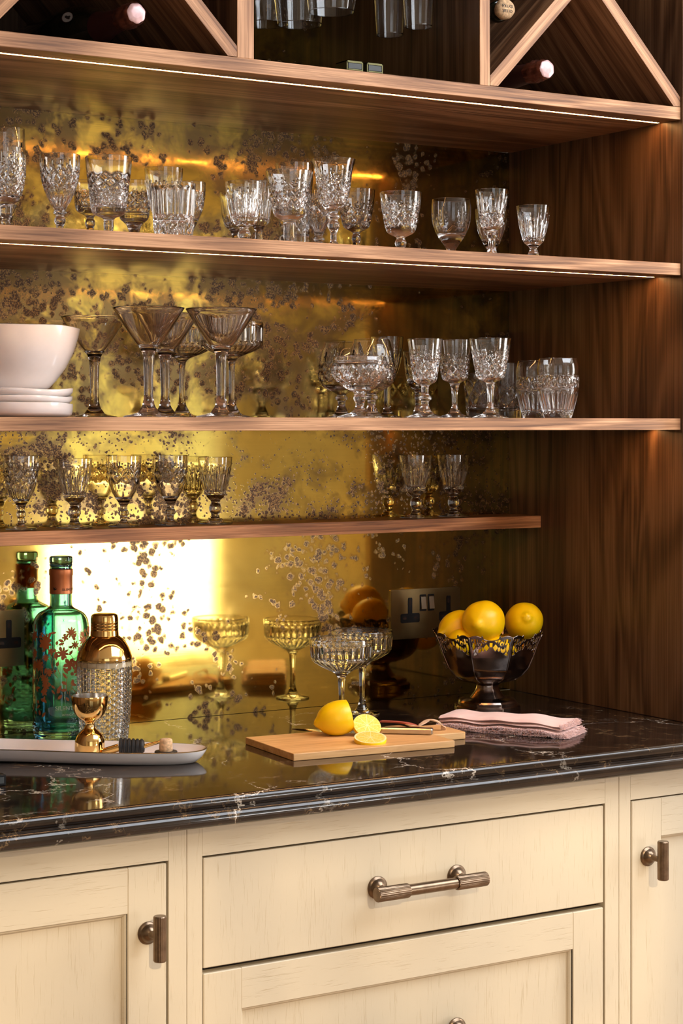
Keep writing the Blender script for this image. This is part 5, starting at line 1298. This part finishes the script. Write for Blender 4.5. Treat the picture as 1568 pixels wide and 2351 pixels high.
# ------------------------------------------------------------------ folded pink napkins with frayed edges
nA = at_z(1002, 1674, .9); nB = at_z(1292, 1697, .9); nd_ = (nB - nA); NL = nd_.length; nr = atan2(nd_.y, nd_.x)
def napkin(z0, L, Wd, lay, lh, label, seed, offx=0, offy=0, fringe_front=True):
    rnd = random.Random(seed)
    t = thing('napkin', (nA.x, nA.y, z0), label, 'napkin', 'folded pink linen napkins', (0, 0, nr))
    mb = MB(); nx, ny = 34, 12
    def zz(x, y, k): return k * lh + .0016 * sin(x * 42 + seed + k * .5) * (x / L) ** .5 + .0010 * sin(x * 95 + 2 * seed + y * 30 + k) - .0016 * max(0, 1 - x / .02)
    for k in range(lay):
        # each fold is a soft pillow-edged slab: closed loop cross-section along x
        rows_ = []
        for i in range(nx + 1):
            x = L * i / nx; ins = .0008 * k + .0010 * sin(x * 60 + k * 2 + seed)
            ring = []
            for j in range(ny + 1): y = ins + (Wd - ins) * j / ny; ring.append((x + offx, y + offy, zz(x, y, k) + .0004))
            for j in range(ny, -1, -1): y = ins + (Wd - ins) * j / ny; e = min(1, min(j, ny - j) * 1.2 + .25); ring.append((x + offx, y + offy - (.0012 if j == 0 else 0), zz(x, y, k) + .0004 + (lh * .86) * e))
            rows_.append(ring)
        m = loft(rows_); mb.add(m.v, m.f)
    mb.build('folded_cloth', 'linen', t, 60)
    fr = MB()
    def thread(p, d, ln):
        a = p; pts = [a]
        for i in range(3): d = (d + Vector((rnd.uniform(-.5, .5), rnd.uniform(-.5, .5), rnd.uniform(-.45, .30)))).normalized(); a = a + d * ln / 3; a.z = max(a.z, .0006); pts.append(a)
        fr.tube(pts, [.00034, .00032, .00028, .00015], 3, caps=False)
    for k in range(lay):
        for i in range(230): y = Wd * rnd.random(); thread(Vector((L + offx - .001, y + offy, zz(L, y, k) + lh * rnd.random())), Vector((1, rnd.uniform(-.4, .4), -.1)), rnd.uniform(.006, .013))
        if fringe_front:
            for i in range(560): x = L * rnd.random(); thread(Vector((x + offx, offy + .001, zz(x, 0, k) + lh * rnd.random())), Vector((rnd.uniform(-.4, .6), -1, -.2)), rnd.uniform(.003, .007))
    tag(fr.build('fringe', 'linen', t), 'frayed thread fringe', kind='stuff')
    return t
napkin(.9003, NL, .078, 3, .0036, 'lower frayed pink linen napkin lying on the black worktop', 1)
napkin(.9003 + .0128, NL * .96, .072, 2, .0050, 'upper smooth folded pink linen napkin on top of the frayed one', 2, .002, .004, False)

# small black plastic box cut off by the left edge of the photograph
p = at_z(12, 1803, .9)
t = thing('plastic_box', (p.x - .030, p.y, .9002), 'small black plastic box on the worktop edge, cut off at the far left', 'box')
MB().box((0, -.004, 0), (.030, .012, .0150), bev=.0012).build('body', 'black', t)
MB().box((.006, -.0046, .0035), (.0265, -.0040, .0118)).build('face', 'catch', t)
